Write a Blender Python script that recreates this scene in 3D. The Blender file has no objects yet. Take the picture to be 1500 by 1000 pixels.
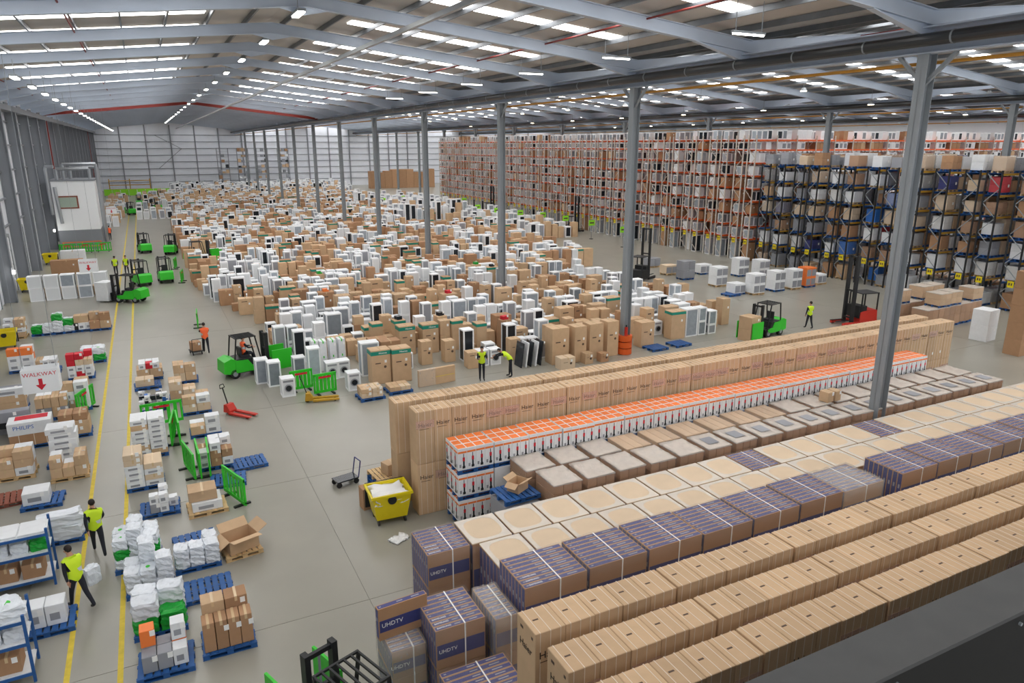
import bpy, bmesh, math, random
from mathutils import Matrix, Vector
R = random.Random(11)
sc = bpy.context.scene
C = sc.collection
# ------------------------------------------------------------------ camera
F = 1050.0; HC = 11.5
PIT = math.atan(288 / F); YAW = math.atan(547 / (F / math.cos(PIT)))
cam = bpy.data.cameras.new('camera'); cam.sensor_width = 36; cam.lens = F / 1500 * 36
cam.clip_end = 600; cam.clip_start = 0.1
co = bpy.data.objects.new('camera', cam); C.objects.link(co)
co.location = (0, 0, HC); co.rotation_euler = (math.pi / 2 - PIT, 0, -YAW)
sc.camera = co
cp, sp, cyw, syw = math.cos(PIT), math.sin(PIT), math.cos(YAW), math.sin(YAW)
def ground(px, py, z=0.0):
    a = (px - 750) / F; b = (500 - py) / F
    r = (syw * cp + a * cyw + b * syw * sp, cyw * cp - a * syw + b * cyw * sp, -sp + b * cp)
    t = (z - HC) / r[2]
    return r[0] * t, r[1] * t
# ------------------------------------------------------------------ world, exposure
w = bpy.data.worlds.new('overcast_sky'); sc.world = w; w.use_nodes = True
w.node_tree.nodes['Background'].inputs[0].default_value = (.93, .96, 1, 1)
w.node_tree.nodes['Background'].inputs[1].default_value = 1.1
sc.view_settings.view_transform = 'Standard'; sc.view_settings.look = 'None'
sc.view_settings.gamma = 1; sc.view_settings.exposure = 0.4
sc.cycles.max_bounces = 6; sc.cycles.diffuse_bounces = 4; sc.cycles.transparent_max_bounces = 12
SKYLIGHT = 5.0; LAMP = 12.0
def ordinal(i):
    u = ['first', 'second', 'third', 'fourth', 'fifth', 'sixth', 'seventh', 'eighth', 'ninth', 'tenth', 'eleventh', 'twelfth', 'thirteenth', 'fourteenth', 'fifteenth', 'sixteenth', 'seventeenth', 'eighteenth', 'nineteenth']
    t = {2: 'twenty', 3: 'thirty', 4: 'forty', 5: 'fifty', 6: 'sixty', 7: 'seventy', 8: 'eighty', 9: 'ninety'}
    if i < 19: return u[i]
    if i >= 99: return 'hundredth'
    n = i + 1
    return t[n // 10][:-1] + 'ieth' if n % 10 == 0 else t[n // 10] + '-' + u[n % 10 - 1]
# ------------------------------------------------------------------ materials
MAT = {}
def mat(name, col, rough=.6, metal=0., rnd=0., noise=0., nscale=6., emit=0., alpha=1., bump=0., spec=.4):
    if name in MAT: return MAT[name]
    m = bpy.data.materials.new(name); m.use_nodes = True
    nt = m.node_tree; N = nt.nodes; L = nt.links
    b = N['Principled BSDF']
    b.inputs['Base Color'].default_value = (*col, 1)
    b.inputs['Roughness'].default_value = rough; b.inputs['Metallic'].default_value = metal
    b.inputs['Specular IOR Level'].default_value = spec
    src = None
    if rnd or noise:
        rgb = N.new('ShaderNodeRGB'); rgb.outputs[0].default_value = (*col, 1); src = rgb.outputs[0]
    if noise:
        tc = N.new('ShaderNodeTexCoord'); tx = N.new('ShaderNodeTexNoise')
        tx.inputs['Scale'].default_value = nscale; tx.inputs['Detail'].default_value = 5
        L.new(tc.outputs['Object'], tx.inputs['Vector'])
        mr = N.new('ShaderNodeMapRange'); mr.inputs['From Min'].default_value = .3; mr.inputs['From Max'].default_value = .7
        mr.inputs['To Min'].default_value = 1 - noise; mr.inputs['To Max'].default_value = 1 + noise
        L.new(tx.outputs['Fac'], mr.inputs['Value'])
        mx = N.new('ShaderNodeVectorMath'); mx.operation = 'SCALE'
        L.new(src, mx.inputs[0]); L.new(mr.outputs[0], mx.inputs['Scale']); src = mx.outputs[0]
        if bump:
            bp = N.new('ShaderNodeBump'); bp.inputs['Strength'].default_value = bump
            L.new(tx.outputs['Fac'], bp.inputs['Height']); L.new(bp.outputs[0], b.inputs['Normal'])
    if rnd:
        oi = N.new('ShaderNodeObjectInfo'); mr = N.new('ShaderNodeMapRange')
        mr.inputs['To Min'].default_value = 1 - rnd; mr.inputs['To Max'].default_value = 1 + rnd
        L.new(oi.outputs['Random'], mr.inputs['Value'])
        mx = N.new('ShaderNodeVectorMath'); mx.operation = 'SCALE'
        L.new(src, mx.inputs[0]); L.new(mr.outputs[0], mx.inputs['Scale']); src = mx.outputs[0]
    if src is not None: L.new(src, b.inputs['Base Color'])
    if emit:
        b.inputs['Emission Color'].default_value = (*col, 1); b.inputs['Emission Strength'].default_value = emit
    if alpha < 1: b.inputs['Alpha'].default_value = alpha
    MAT[name] = m
    return m
def S(r, g, b):            # sRGB 0-255 -> linear
    f = lambda c: (c / 255 / 12.92) if c <= 10 else ((c / 255 + .055) / 1.055) ** 2.4
    return f(r), f(g), f(b)
M = dict(
 card=mat('cardboard', S(203, 172, 138), .75, rnd=.10, noise=.05, nscale=3, spec=.2),
 cardd=mat('dark_cardboard', S(174, 136, 104), .75, rnd=.12, noise=.05, nscale=3, spec=.2),
 cardl=mat('pale_cardboard', S(216, 194, 166), .7, rnd=.04, noise=.03, nscale=2, spec=.2),
 white=mat('white_carton', S(232, 234, 236), .55, rnd=.05, noise=.03),
 foam=mat('white_foam', S(240, 242, 244), .6, rnd=.04),
 appl=mat('appliance_grey', S(150, 158, 166), .35, rnd=.35, noise=.1, nscale=4),
 applw=mat('appliance_white', S(225, 228, 230), .3, rnd=.04),
 dark=mat('dark_glass', S(38, 42, 48), .15),
 black=mat('black_paint', S(34, 35, 37), .45, rnd=.1),
 steel=mat('grey_steel_paint', S(142, 148, 152), .45, noise=.04, nscale=1),
 rafter=mat('blue_grey_steel', S(200, 211, 226), .5, noise=.05, nscale=.6),
 purlin=mat('galvanised_steel', S(120, 124, 128), .4, metal=.5, noise=.1, nscale=2),
 sheet=mat('roof_sheet', S(206, 200, 194), .7, noise=.04, nscale=.5),
 clad=mat('white_cladding', S(230, 233, 240), .6, noise=.03, nscale=.4),
 cladd=mat('grey_cladding', S(136, 140, 146), .6, noise=.05, nscale=.4),
 red=mat('red_paint', S(196, 52, 40), .4), redd=mat('red_oxide_paint', S(140, 50, 42), .5),
 orange=mat('orange_print', S(244, 130, 62), .5, rnd=.06), orangeb=mat('orange_beam_paint', S(222, 96, 36), .45),
 yellow=mat('yellow_plastic', S(226, 205, 20), .4, noise=.03), yline=mat('yellow_floor_paint', S(214, 188, 60), .6, noise=.12, nscale=5),
 yb=mat('yellow_beam_paint', S(190, 146, 40), .5), gas=mat('ochre_pipe_paint', S(196, 140, 50), .45),
 green=mat('green_plastic', S(52, 196, 44), .4, rnd=.06), greend=mat('green_bag', S(20, 160, 52), .35, noise=.1, nscale=8, bump=.3),
 lime=mat('lime_sign', S(150, 226, 50), .5), teal=mat('teal_print', S(22, 138, 118), .55),
 navy=mat('navy_print', S(62, 66, 120), .45, rnd=.08, noise=.06, nscale=20), blue=mat('blue_paint', S(38, 88, 150), .5, rnd=.12, noise=.1, nscale=6),
 bluel=mat('blue_ink', S(50, 110, 190), .5), ink=mat('dark_ink', S(92, 74, 62), .7), inkd=mat('black_ink', S(52, 42, 38), .7), redink=mat('red_ink', S(205, 36, 52), .6),
 wood=mat('pallet_wood', S(206, 174, 128), .75, rnd=.12, noise=.12, nscale=8), woodr=mat('red_brown_wood', S(140, 82, 66), .75, rnd=.1, noise=.1),
 strap=mat('pale_strap', S(226, 212, 192), .4), tape=mat('parcel_tape', S(214, 186, 146), .25, spec=.6),
 label=mat('white_label', S(245, 245, 243), .5), bag=mat('grey_poly_bag', S(222, 227, 233), .35, rnd=.05, noise=.05, nscale=5, bump=.35),
 film=mat('stretch_film', S(235, 238, 242), .18, noise=.06, nscale=9, alpha=.07, bump=.25, spec=.6),
 film2=mat('milky_film', S(236, 232, 224), .22, noise=.08, nscale=7, alpha=.3, bump=.5, spec=.7),
 topfilm=mat('white_edge_film', S(240, 234, 224), .3, noise=.05, nscale=6, alpha=.6, spec=.6),
 filmb=mat('pinkish_tape_film', S(236, 200, 184), .2, alpha=.35, spec=.7),
 rubber=mat('tyre_rubber', S(30, 30, 31), .8), seat=mat('seat_vinyl', S(40, 40, 44), .6),
 skin=mat('skin', S(196, 150, 124), .55), hair=mat('dark_hair', S(40, 32, 28), .7), cloth=mat('dark_clothing', S(36, 38, 46), .85),
 hiy=mat('hi_vis_yellow', S(206, 236, 40), .6), hio=mat('hi_vis_orange', S(255, 110, 60), .6), refl=mat('reflective_strip', S(210, 214, 216), .3, metal=.3),
 concrete=mat('parapet_grey', S(78, 78, 78), .7, noise=.06, nscale=2), pshade=mat('painted_shade', S(17, 17, 18), .6),  # parapet's unlit look put into the colours: dark top, near-black face
 sky=mat('skylight_sheet', (1., 1., 1.), .5, emit=SKYLIGHT), lamp=mat('lamp_tube', (1., .97, .9), .5, emit=LAMP), lampw=mat('warm_lamp', (1., .86, .6), .5, emit=LAMP),
 rackw=mat('rack_upright_paint', S(196, 188, 178), .5),
 pipe=mat('black_drain_pipe', S(46, 48, 50), .3, spec=.6), silver=mat('duct_steel', S(170, 174, 178), .3, metal=.7),
 grid=mat('grey_carton_print', S(150, 152, 158), .6, rnd=.15), glass=mat('window_glass', S(170, 185, 170), .1, spec=.8),
)
# concrete floor with soft blotches
def floor_mat():
    m = mat('concrete_floor', S(153, 150, 139), .28, noise=.07, nscale=.35, spec=.45)
    return m
M['floor'] = floor_mat()
ML = list(M.values()); MI = {k: i for i, k in enumerate(M)}
# ------------------------------------------------------------------ mesh building
class MB:
    def __init__(s): s.v = []; s.f = []; s.m = []
    def box(s, x0, x1, y0, y1, z0, z1, m='card', rot=None):
        n = len(s.v)
        p = [(x0, y0, z0), (x1, y0, z0), (x1, y1, z0), (x0, y1, z0), (x0, y0, z1), (x1, y0, z1), (x1, y1, z1), (x0, y1, z1)]
        if rot:
            c = Vector(((x0 + x1) / 2, (y0 + y1) / 2, (z0 + z1) / 2)); p = [tuple(c + rot @ (Vector(q) - c)) for q in p]
        s.v += p
        for f in ((0, 3, 2, 1), (4, 5, 6, 7), (0, 1, 5, 4), (1, 2, 6, 5), (2, 3, 7, 6), (3, 0, 4, 7)):
            s.f.append(tuple(n + i for i in f)); s.m.append(m)
        return s
    def cb(s, cx, cy, z0, sx, sy, sz, m='card'):
        return s.box(cx - sx / 2, cx + sx / 2, cy - sy / 2, cy + sy / 2, z0, z0 + sz, m)
    def bar(s, a, b, t, m='steel', t2=None):           # square bar a->b
        a = Vector(a); b = Vector(b); d = b - a; l = d.length; q = d.to_track_quat('Z', 'Y').to_matrix()
        n = len(s.v); t2 = t2 or t
        for z in (0, l):
            for x, y in ((-t, -t2), (t, -t2), (t, t2), (-t, t2)): s.v.append(tuple(a + q @ Vector((x / 2, y / 2, z))))
        for f in ((0, 3, 2, 1), (4, 5, 6, 7), (0, 1, 5, 4), (1, 2, 6, 5), (2, 3, 7, 6), (3, 0, 4, 7)):
            s.f.append(tuple(n + i for i in f)); s.m.append(m)
        return s
    def cyl(s, a, b, r, m='steel', n=12, r2=None):
        a = Vector(a); b = Vector(b); d = b - a; q = d.to_track_quat('Z', 'Y').to_matrix(); k = len(s.v)
        r2 = r if r2 is None else r2
        for p, rr in ((a, r), (b, r2)):
            for i in range(n):
                t = 2 * math.pi * i / n; s.v.append(tuple(p + q @ Vector((rr * math.cos(t), rr * math.sin(t), 0))))
        for i in range(n):
            j = (i + 1) % n; s.f.append((k + i, k + j, k + n + j, k + n + i)); s.m.append(m)
        s.f.append(tuple(k + i for i in reversed(range(n)))); s.m.append(m)
        s.f.append(tuple(k + n + i for i in range(n))); s.m.append(m)
        return s
    def prism(s, poly, x0, x1, m='green', axis='x'):   # poly of (a,b); axis x: a=y,b=z ; axis y: a=x,b=z ; axis z: a=x,b=y
        k = len(s.v); n = len(poly)
        for t in (x0, x1):
            for a, b in poly: s.v.append({'x': (t, a, b), 'y': (a, t, b), 'z': (a, b, t)}[axis])
        for i in range(n):
            j = (i + 1) % n; s.f.append((k + i, k + j, k + n + j, k + n + i)); s.m.append(m)
        s.f.append(tuple(k + i for i in reversed(range(n)))); s.m.append(m); s.f.append(tuple(k + n + i for i in range(n))); s.m.append(m)
        return s
    def mesh(s, name, bevel=0., smooth=False):
        me = bpy.data.meshes.new(name); me.from_pydata(s.v, [], s.f)
        used = []
        for x in s.m:
            if x not in used: used.append(x)
        for u in used: me.materials.append(M[u])
        for p, x in zip(me.polygons, s.m): p.material_index = used.index(x)
        bm = bmesh.new(); bm.from_mesh(me)
        bmesh.ops.recalc_face_normals(bm, faces=bm.faces)
        if bevel:
            bmesh.ops.bevel(bm, geom=list(bm.edges), offset=bevel, segments=1, affect='EDGES', profile=.5)
        bm.to_mesh(me); bm.free()
        if smooth:
            for p in me.polygons: p.use_smooth = True
        return me
CACHE = {}
def cached(key, fn):
    if key not in CACHE: CACHE[key] = fn()
    return CACHE[key]
def obj(name, me, parent=None, loc=(0, 0, 0), rz=0., rot=None, label=None, cat=None, group=None, kind=None):
    o = bpy.data.objects.new(name, me); C.objects.link(o)
    if parent: o.parent = parent
    o.location = loc; o.rotation_euler = rot or (0, 0, rz)
    if label: o['label'] = label
    if cat: o['category'] = cat
    if group: o['group'] = group
    if kind: o['kind'] = kind
    return o
def empty(name, loc, rz=0., label=None, cat=None, group=None, kind=None):
    return obj(name, None, None, loc, rz, None, label, cat, group, kind)
def part(name, fn, key, parent, loc=(0, 0, 0), rz=0., rot=None, label=None, kind=None):
    return obj(name, cached(key, lambda: fn().mesh(name)), parent, loc, rz, rot, label, kind=kind)
TXT = {}
def text_mesh(s, size, m):
    k = (s, size, m)
    if k not in TXT:
        cu = bpy.data.curves.new('lettering', 'FONT'); cu.body = s; cu.size = size; cu.align_x = 'CENTER'; cu.align_y = 'CENTER'; cu.extrude = .0015; cu.resolution_u = 2
        t = bpy.data.objects.new('lettering', cu); C.objects.link(t)
        dg = bpy.context.evaluated_depsgraph_get(); me = bpy.data.meshes.new_from_object(t.evaluated_get(dg))
        me.materials.clear(); me.materials.append(M[m]); bpy.data.objects.remove(t); TXT[k] = me
    return TXT[k]
FRONT = (math.pi / 2, 0, 0)            # lettering on a -Y face
SIDE = (math.pi / 2, 0, -math.pi / 2)  # lettering on a -X face
def box_mesh(sx, sy, sz, m='card', bevel=.012):
    return cached(('box', round(sx, 2), round(sy, 2), round(sz, 2), m), lambda: MB().cb(0, 0, 0, sx, sy, sz, m).mesh('carton', bevel))
def carton(name, sx, sy, sz, loc, rz=0., m='card', label='brown cardboard carton', cat='carton', group=None, tape=True, sticker=True, tm='tape'):
    o = obj(name, box_mesh(sx, sy, sz, m), None, loc, rz, None, label, cat, group)
    if tape:
        obj('tape', cached(('tape', round(sx, 2), round(sy, 2), round(sz, 2), tm), lambda: MB().box(-.03, .03, -sy / 2 - .002, sy / 2 + .002, sz - .12, sz + .003, tm).mesh('tape')), o)
    if sticker:
        obj('sticker', cached(('stk', round(sx, 2), round(sy, 2), round(sz, 2)), lambda: MB().box(sx * .18, sx * .18 + .11, -sy / 2 - .004, -sy / 2 + .01, sz * .62, sz * .62 + .14, 'label').mesh('sticker')), o)
    return o
# ------------------------------------------------------------------ structure
XL, YB, V1, PITCH = -10.4, 215.0, 23.4, 33.4
ZV, ZR = 15.2, 16.93          # rafter underside at valley and at ridge
fl = obj('floor', MB().box(-14, 150, -20, 225, -.3, -.02, 'floor').mesh('floor'), kind='structure')
slab = cached('slab', lambda: MB().box(0, 7.985, 0, 7.985, -.02, 0, 'floor').mesh('slab'))
n = 0
for i in range(0, 10):
    for j in range(0, 26):
        if n < 300: obj('slab', slab, fl, (-12.0 + 8 * i + .007, 8 * j + .3, 0)); n += 1
far = MB()
for i in range(-1, 20):
    for j in range(-2, 28):
        x, y = -12 + 8 * i, 8 * j + .3
        if not (0 <= i < 10 and 0 <= j < 26): far.box(x, x + 7.985, y, y + 7.985, -.02, 0, 'floor')
obj('slab', far.mesh('slab'), fl, kind='stuff')
for i, x in enumerate((-2.85, -1.78)):
    obj('trim_%d' % (i + 1), MB().box(x - .06, x + .06, 10, 150, 0, .004, 'yline').mesh('floor_line'), kind='structure')
# walls
wl = obj('wall_left', MB().box(XL - .3, XL, -20, YB, 0, 16.0, 'clad').mesh('wall_left'), kind='structure')
def wcol():
    b = MB(); b.box(0, .85, -.02, .02, 0, 14.3, 'cladd'); b.box(.8, .85, -.2, .2, 0, 14.3, 'cladd'); b.box(0, .05, -.2, .2, 0, 14.3, 'cladd'); return b
def girt(): return MB().box(0, .16, 0, 7.9, 0, .14, 'cladd')
def clad_panel(): return MB().box(0, .05, .1, 3.1, 5.2, 15.2, 'cladd')
def dock_door():
    b = MB(); b.box(0, .12, -1.6, 1.6, 0, 4.4, 'white'); return b
k = 0
for j in range(-1, 27):
    y = .3 + 8 * j
    part('column', wcol, 'wcol', wl, (XL, y, 0))
    part('cladding_panel', clad_panel, 'wpanel', wl, (XL, y + .2, 0))
    for z in (5.1, 7.2, 9.3, 11.4, 13.4): part('girt', girt, 'girt', wl, (XL, y, z))
    if 40 < y < 112:
        k += 1; d = obj('door_%d' % k, cached('ddoor', lambda: dock_door().mesh('door')), None, (XL, y + 4, 0), kind='structure')
        for z in (.05, 1.1, 2.2, 3.3): part('door_panel', lambda: MB().box(.12, .15, -1.55, 1.55, .03, 1.0, 'clad'), 'dpanel', d, (0, 0, z))
        part('handle', lambda: MB().box(.15, .2, -.3, .3, 1.0, 1.06, 'black'), 'dh', d)
        part('frame', lambda: MB().box(0, .2, -1.75, -1.6, 0, 4.5, 'steel').box(0, .2, 1.6, 1.75, 0, 4.5, 'steel').box(0, .2, -1.75, 1.75, 4.4, 4.6, 'steel'), 'dfr', d)
for z in (.6, 6.0, 8.9): pass
obj('trim_10', MB().box(XL, XL + .9, -20, YB, 14.3, 14.75, 'cladd').mesh('eaves_beam'), kind='structure')
wb = obj('wall_back', MB().box(XL - .3, 150, YB, YB + .3, 0, 18, 'clad').mesh('wall_back'), kind='structure')
for i in range(22):
    x = XL + .3 + i * 5.9
    part('post', lambda: MB().box(-.15, .15, -.35, 0, 0, 16.5, 'cladd'), 'bpost', wb, (x, YB, 0))
for z in (2, 3.7, 5.4, 7.1, 8.8, 10.5, 12.2, 13.9): obj('girt', MB().box(XL, 130, YB - .2, YB, z, z + .14, 'cladd').mesh('girt'), wb)
for a, b_ in (((4, 13.9), (10, 10.5)), ((10, 10.5), (4, 5.4))): obj('brace', MB().bar((a[0], YB - .4, a[1]), (b_[0], YB - .4, b_[1]), .12, 'cladd').mesh('brace'), wb)
obj('wall_right', MB().box(124, 124.3, -20, YB, 0, 18, 'clad').mesh('wall_right'), kind='structure')
# office block by the left wall
of = empty('trim_11', (-7.0, 97.5, 0), kind='structure')
obj('wall_panel', MB().box(-2.2, 2.0, -2.5, 2.5, 2.2, 7.6, 'foam').mesh('office'), of)
obj('lower_wall', MB().box(-2.2, 2.0, -2.48, 2.5, 0, 2.2, 'cladd').mesh('office_lower'), of)
obj('roof_slab', MB().box(-2.3, 2.1, -2.6, 2.6, 7.6, 7.75, 'cladd').mesh('office_roof'), of)
wf = obj('window_1', MB().box(-1.9, .1, -2.56, -2.5, 4.6, 6.0, 'woodr').mesh('window_frame'), None, (-6.9, 97.5, 0), kind='structure')
obj('pane', MB().box(-1.75, -.05, -2.58, -2.55, 4.75, 5.85, 'glass').mesh('pane'), wf)
for i, pts in enumerate([[(-10.2, 110.5, 4), (-10.2, 110.5, 8.6), (-9.4, 110.3, 8.6)], [(-9.6, 111, 7.15), (-9.6, 111, 8.3), (-6.4, 111, 8.3), (-6.4, 111, 7.15)],
        [(-9.0, 112, 7.15), (-9.0, 112, 8.8), (-5.7, 112, 8.8), (-5.7, 111.8, .4)], [(-5.6, 112.6, .4), (-5.6, 112.6, 8.4), (-8.4, 113, 8.4), (-8.4, 113, 7.15)], [(-9.4, 110.42, 3.0), (-9.6, 110.42, 7.0)]]):
    b = MB()
    pts = [(px_ + 1.0 - (.25 if i in (0, 4) else 0), py_ - 15 - (.6 if i in (0, 4) else 0), pz_ + (.6 if pz_ > 7 else 0)) for px_, py_, pz_ in pts]
    for a, c in zip(pts, pts[1:]): b.cyl(a, c, .17, 'silver', 8)
    obj('ventilation_duct', b.mesh('duct'), None, label=['short grey riser duct at the wall corner of the white block', 'low looping grey duct over the roof of the white block', 'tall looping grey duct running down the block side', 'rear grey duct dropping behind the white block', 'thin upright grey duct beside the block window'][i], cat='duct')
for i, (a, c) in enumerate((((-9.9, 108, 0), (-9.9, 108, 14.3)), ((-10.2, 108.3, 15.1), (6.7, 108.3, 16.85)), ((-9.9, 190, 0), (-9.9, 190, 14.3)), ((6.7, 108.3, 16.85), (23.3, 108.3, 15.1)))):
    obj('trim_%d' % (12 + i), MB().bar(a, c, .35, 'redd').mesh('red_frame'), kind='structure')
# roof
def roof_z(x):          # rafter underside at world x
    t = ((x - V1) % PITCH) / (PITCH / 2)
    return ZV + (ZR - ZV) * (t if t <= 1 else 2 - t)
half = PITCH / 2
ce = obj('ceiling', (lambda b: [b.prism([(V1 + k * half, roof_z(V1 + k * half) + .76), (V1 + (k + 1) * half, roof_z(V1 + (k + 1) * half) + .76), (V1 + (k + 1) * half, roof_z(V1 + (k + 1) * half) + .86), (V1 + k * half, roof_z(V1 + k * half) + .86)], -10, YB, 'sheet', 'y') for k in range(-2, 7)] and b)(MB()).mesh('ceiling'), kind='structure')
def rafter(sgn):
    def fn():
        b = MB(); D = .5
        def P(t, d): return (sgn * half * t, (ZR - ZV) * t + d)
        b.prism([P(0, 0), P(1, 0), P(1, D), P(0, D)], -.012, .012, 'rafter', 'y')
        for d0, d1 in ((0, .03), (D - .03, D)): b.prism([P(0, d0), P(1, d0), P(1, d1), P(0, d1)], -.14, .14, 'rafter', 'y')
        h = [P(0, -.42), P(.18, 0), P(0, 0)]
        b.prism(h, -.012, .012, 'rafter', 'y')
        b.prism([P(0, -.44), P(.18, -.02), P(.18, .02), P(0, -.4)], -.12, .12, 'rafter', 'y')
        b.prism([P(1, -.32), P(1, 0), P(.94, 0)], -.012, .012, 'rafter', 'y')
        return b
    return fn
nr = 0; rest = MB()
for j in range(0, 27):
    y = .3 + 8 * j
    for k in range(-2, 6):
        xv = V1 + (k // 2) * PITCH if k % 2 == 0 else V1 + ((k + 1) // 2) * PITCH
        sg = 1 if k % 2 == 0 else -1
        part('rafter', rafter(sg), 'rafter%d' % sg, ce, (xv, y, ZV))
PY0, PY1 = -8, YB
for k in range(-2, 6):
    for t in range(0, 9):
        x = V1 + (k + (t + .35) / 9) * half
        obj('purlin', cached('purlin', lambda: MB().box(-.04, .04, PY0, PY1, 0, .22, 'purlin').mesh('purlin')), ce, (x, 0, roof_z(x) + .52))
sl = MB(); nsl = 0
def sky_strip(sgn):
    return lambda: MB().prism([(0, 0), (sgn * 10.4, 10.4 / half * (ZR - ZV)), (sgn * 10.4, 10.4 / half * (ZR - ZV) + .03), (0, .03)], -.5, .5, 'sky', 'y')
for j in range(0, 27):
    for dy in (2.0, 5.4):
        y = .3 + 8 * j + dy
        for k in range(-2, 6):
            xv = V1 + (k // 2) * PITCH if k % 2 == 0 else V1 + ((k + 1) // 2) * PITCH
            sg = 1 if k % 2 == 0 else -1
            x0 = xv + sg * 3.0
            if y > 112 and k < 0 and dy > 3: continue
            if k < 4 and y < 112: part('skylight', sky_strip(sg), 'sky%d' % sg, ce, (x0, y, roof_z(x0) + .715))
            else:
                z0 = roof_z(x0) + .715; x1 = x0 + sg * 10.4; z1 = roof_z(x1) + .715
                sl.prism([(x0, z0), (x1, z1), (x1, z1 + .03), (x0, z0 + .03)], y - .5, y + .5, 'sky', 'y')
obj('skylight', sl.mesh('skylight'), ce, kind='stuff')
# valley girders, drain pipes, columns
for i in range(3):
    x = V1 + i * PITCH
    obj('trim_%d' % (20 + i), MB().box(x - .2, x + .2, -8, YB, 14.35, 14.4, 'rafter').box(x - .015, x + .015, -8, YB, 14.4, 15.1, 'rafter').box(x - .5, x + .5, -8, YB, 15.1, 15.15, 'rafter').mesh('valley_girder'), kind='structure')
    p = obj('drain_pipe', MB().cyl((x - .6, -8, 14.72), (x - .6, YB - .1, 14.72), .2, 'pipe', 14).mesh('drain_pipe'), None, label=['black drain pipe along the nearer roof valley above the grey columns', 'black drain pipe along the second roof valley', 'black drain pipe along the farthest roof valley'][i], cat='pipe')
    if i == 0:
        for y in [12 + 3.1 * q for q in range(30)]: part('pipe_clip', lambda: MB().cyl((0, -.03, 0), (0, .03, 0), .215, 'steel', 14), 'pclip', p, (x - .6, y, 14.72))
    obj('gas_pipe', MB().cyl((x + .3, -8, 14.1), (x + .3, YB, 14.1), .06, 'gas', 8).mesh('gas_pipe'), None, label=['ochre gas pipe slung under the nearer valley girder', 'ochre gas pipe slung under the second valley girder', 'ochre gas pipe slung under the farthest valley girder'][i], cat='pipe')
def column():
    b = MB(); b.box(-.22, .22, -.015, .015, 0, 14.35, 'steel'); b.box(-.22, -.2, -.2, .2, 0, 14.35, 'steel'); b.box(.2, .22, -.2, .2, 0, 14.35, 'steel'); return b
nth = ['nearest', 'second', 'third', 'fourth', 'fifth', 'sixth', 'seventh', 'eighth', 'ninth', 'tenth', 'eleventh', 'twelfth', 'thirteenth']
for v in range(2):
    for j in range(1, 13):
        o = obj('trim_%d' % (30 + v * 20 + j), cached('column', lambda: column().mesh('column')), None, (V1 + v * PITCH, .3 + 16 * j, 0), kind='structure')
        part('base_plate', lambda: MB().box(-.3, .3, -.3, .3, 0, .03, 'steel'), 'bplate', o)
        for s in (-1, 1): part('knee_brace', lambda s=s: MB().bar((0, 0, 13.4), (0, s * 1.0, 14.35), .12, 'steel'), 'knee%d' % s, o)
for j, y in ((2, 32.3), (3, 48.3)):
    g = empty('column_guard', (V1, y, 0), label='orange stacked guard round the foot of the %s grey column' % nth[j - 1], cat='column guard')
    for z in (0, .38, .76): part('guard_ring', lambda: MB().cyl((0, 0, .02), (0, 0, .34), .42, 'orangeb', 16), 'gring', g, (0, 0, z))
    if j == 2: obj('fire_extinguisher', MB().cyl((0, 0, 0), (0, 0, .5), .09, 'red', 10).cyl((0, 0, .5), (0, 0, .62), .04, 'black', 8).mesh('fire_extinguisher'), None, (V1 - .1, y - .25, 1.12), label='red fire extinguisher on the orange column guard', cat='extinguisher')
# conduit and sprinkler pipes
obj('cable_tray', MB().bar((9.3, 8, 15.6), (9.3, YB, 15.6), .16, 'silver').mesh('cable_tray'), None, label='long grey cable tray running the length of the first roof span', cat='cable tray')
for i, x in enumerate((-8, -2, 12, 18, 30, 44)):
    obj('sprinkler_pipe', MB().cyl((x, -8, roof_z(x) + .4), (x, YB, roof_z(x) + .4), .04, 'redd', 6).mesh('sprinkler_pipe'), None, label=['red sprinkler pipe nearest the left wall', 'red sprinkler pipe left of the ridge lamps', 'red sprinkler pipe right of the ridge lamps', 'red sprinkler pipe left of the nearer valley', 'red sprinkler pipe right of the nearer valley', 'red sprinkler pipe in the second span'][i], cat='pipe')
# lamps
def lamp_body(): return MB().box(-.16, .16, -.75, .75, .06, .16, 'steel')
def lamp_tube(): return MB().box(-.13, .13, -.7, .7, 0, .06, 'lamp')
for row, (x, z, y0, dy, nm) in enumerate(((6.4, 16.55, 32, 9.2, 'ridge'), (-5.0, 14.6, 44, 6.6, 'left eave'))):
    for q in range(19 if row == 0 else 24):
        y = y0 + dy * q
        if y > 210: break
        o = empty('roof_lamp', (x, y, z), label='bright strip lamp, %s from the camera in the %s row' % (ordinal(q), nm), cat='lamp', group='strip lamps in the %s row' % nm)
        part('housing', lamp_body, 'lb', o); part('tube', lamp_tube, 'lt', o)
        part('hanger', lambda: MB().bar((0, 0, .16), (0, 0, .9), .02, 'steel'), 'lh', o)
# wall lamps
for y in (66, 96): obj('wall_lamp', MB().box(0, .15, -.15, .15, 0, .25, 'lamp').mesh('wall_lamp'), None, (XL + .86, y - 1.9, 2.2), label='small glowing wall lamp beside a door in the left wall, %s' % ('nearer one' if y == 66 else 'farther one'), cat='lamp')
# high-bay lamps over the racking
for i in range(10):
    for j in range(8):
        x, y = 30 + 8 * i, 40 + 12 * j
        if x > 100: continue
        o = empty('high_bay_lamp', (x + 1.3, y + 3, roof_z(x + 1.3) - .6), label='round high-bay lamp, %s file from the left, %s from the camera' % (ordinal(i), ordinal(j)), cat='lamp', group='high-bay lamps over the racking')
        part('shade', lambda: MB().cyl((0, 0, 0), (0, 0, .25), .28, 'steel', 12, .12), 'hbs', o)
        part('hanger', lambda: MB().bar((0, 0, .25), (0, 0, 1.36), .02, 'steel'), 'hbh', o)
        part('bulb', lambda: MB().cyl((0, 0, -.03), (0, 0, 0), .24, 'lampw', 12), 'hbb', o)
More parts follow.
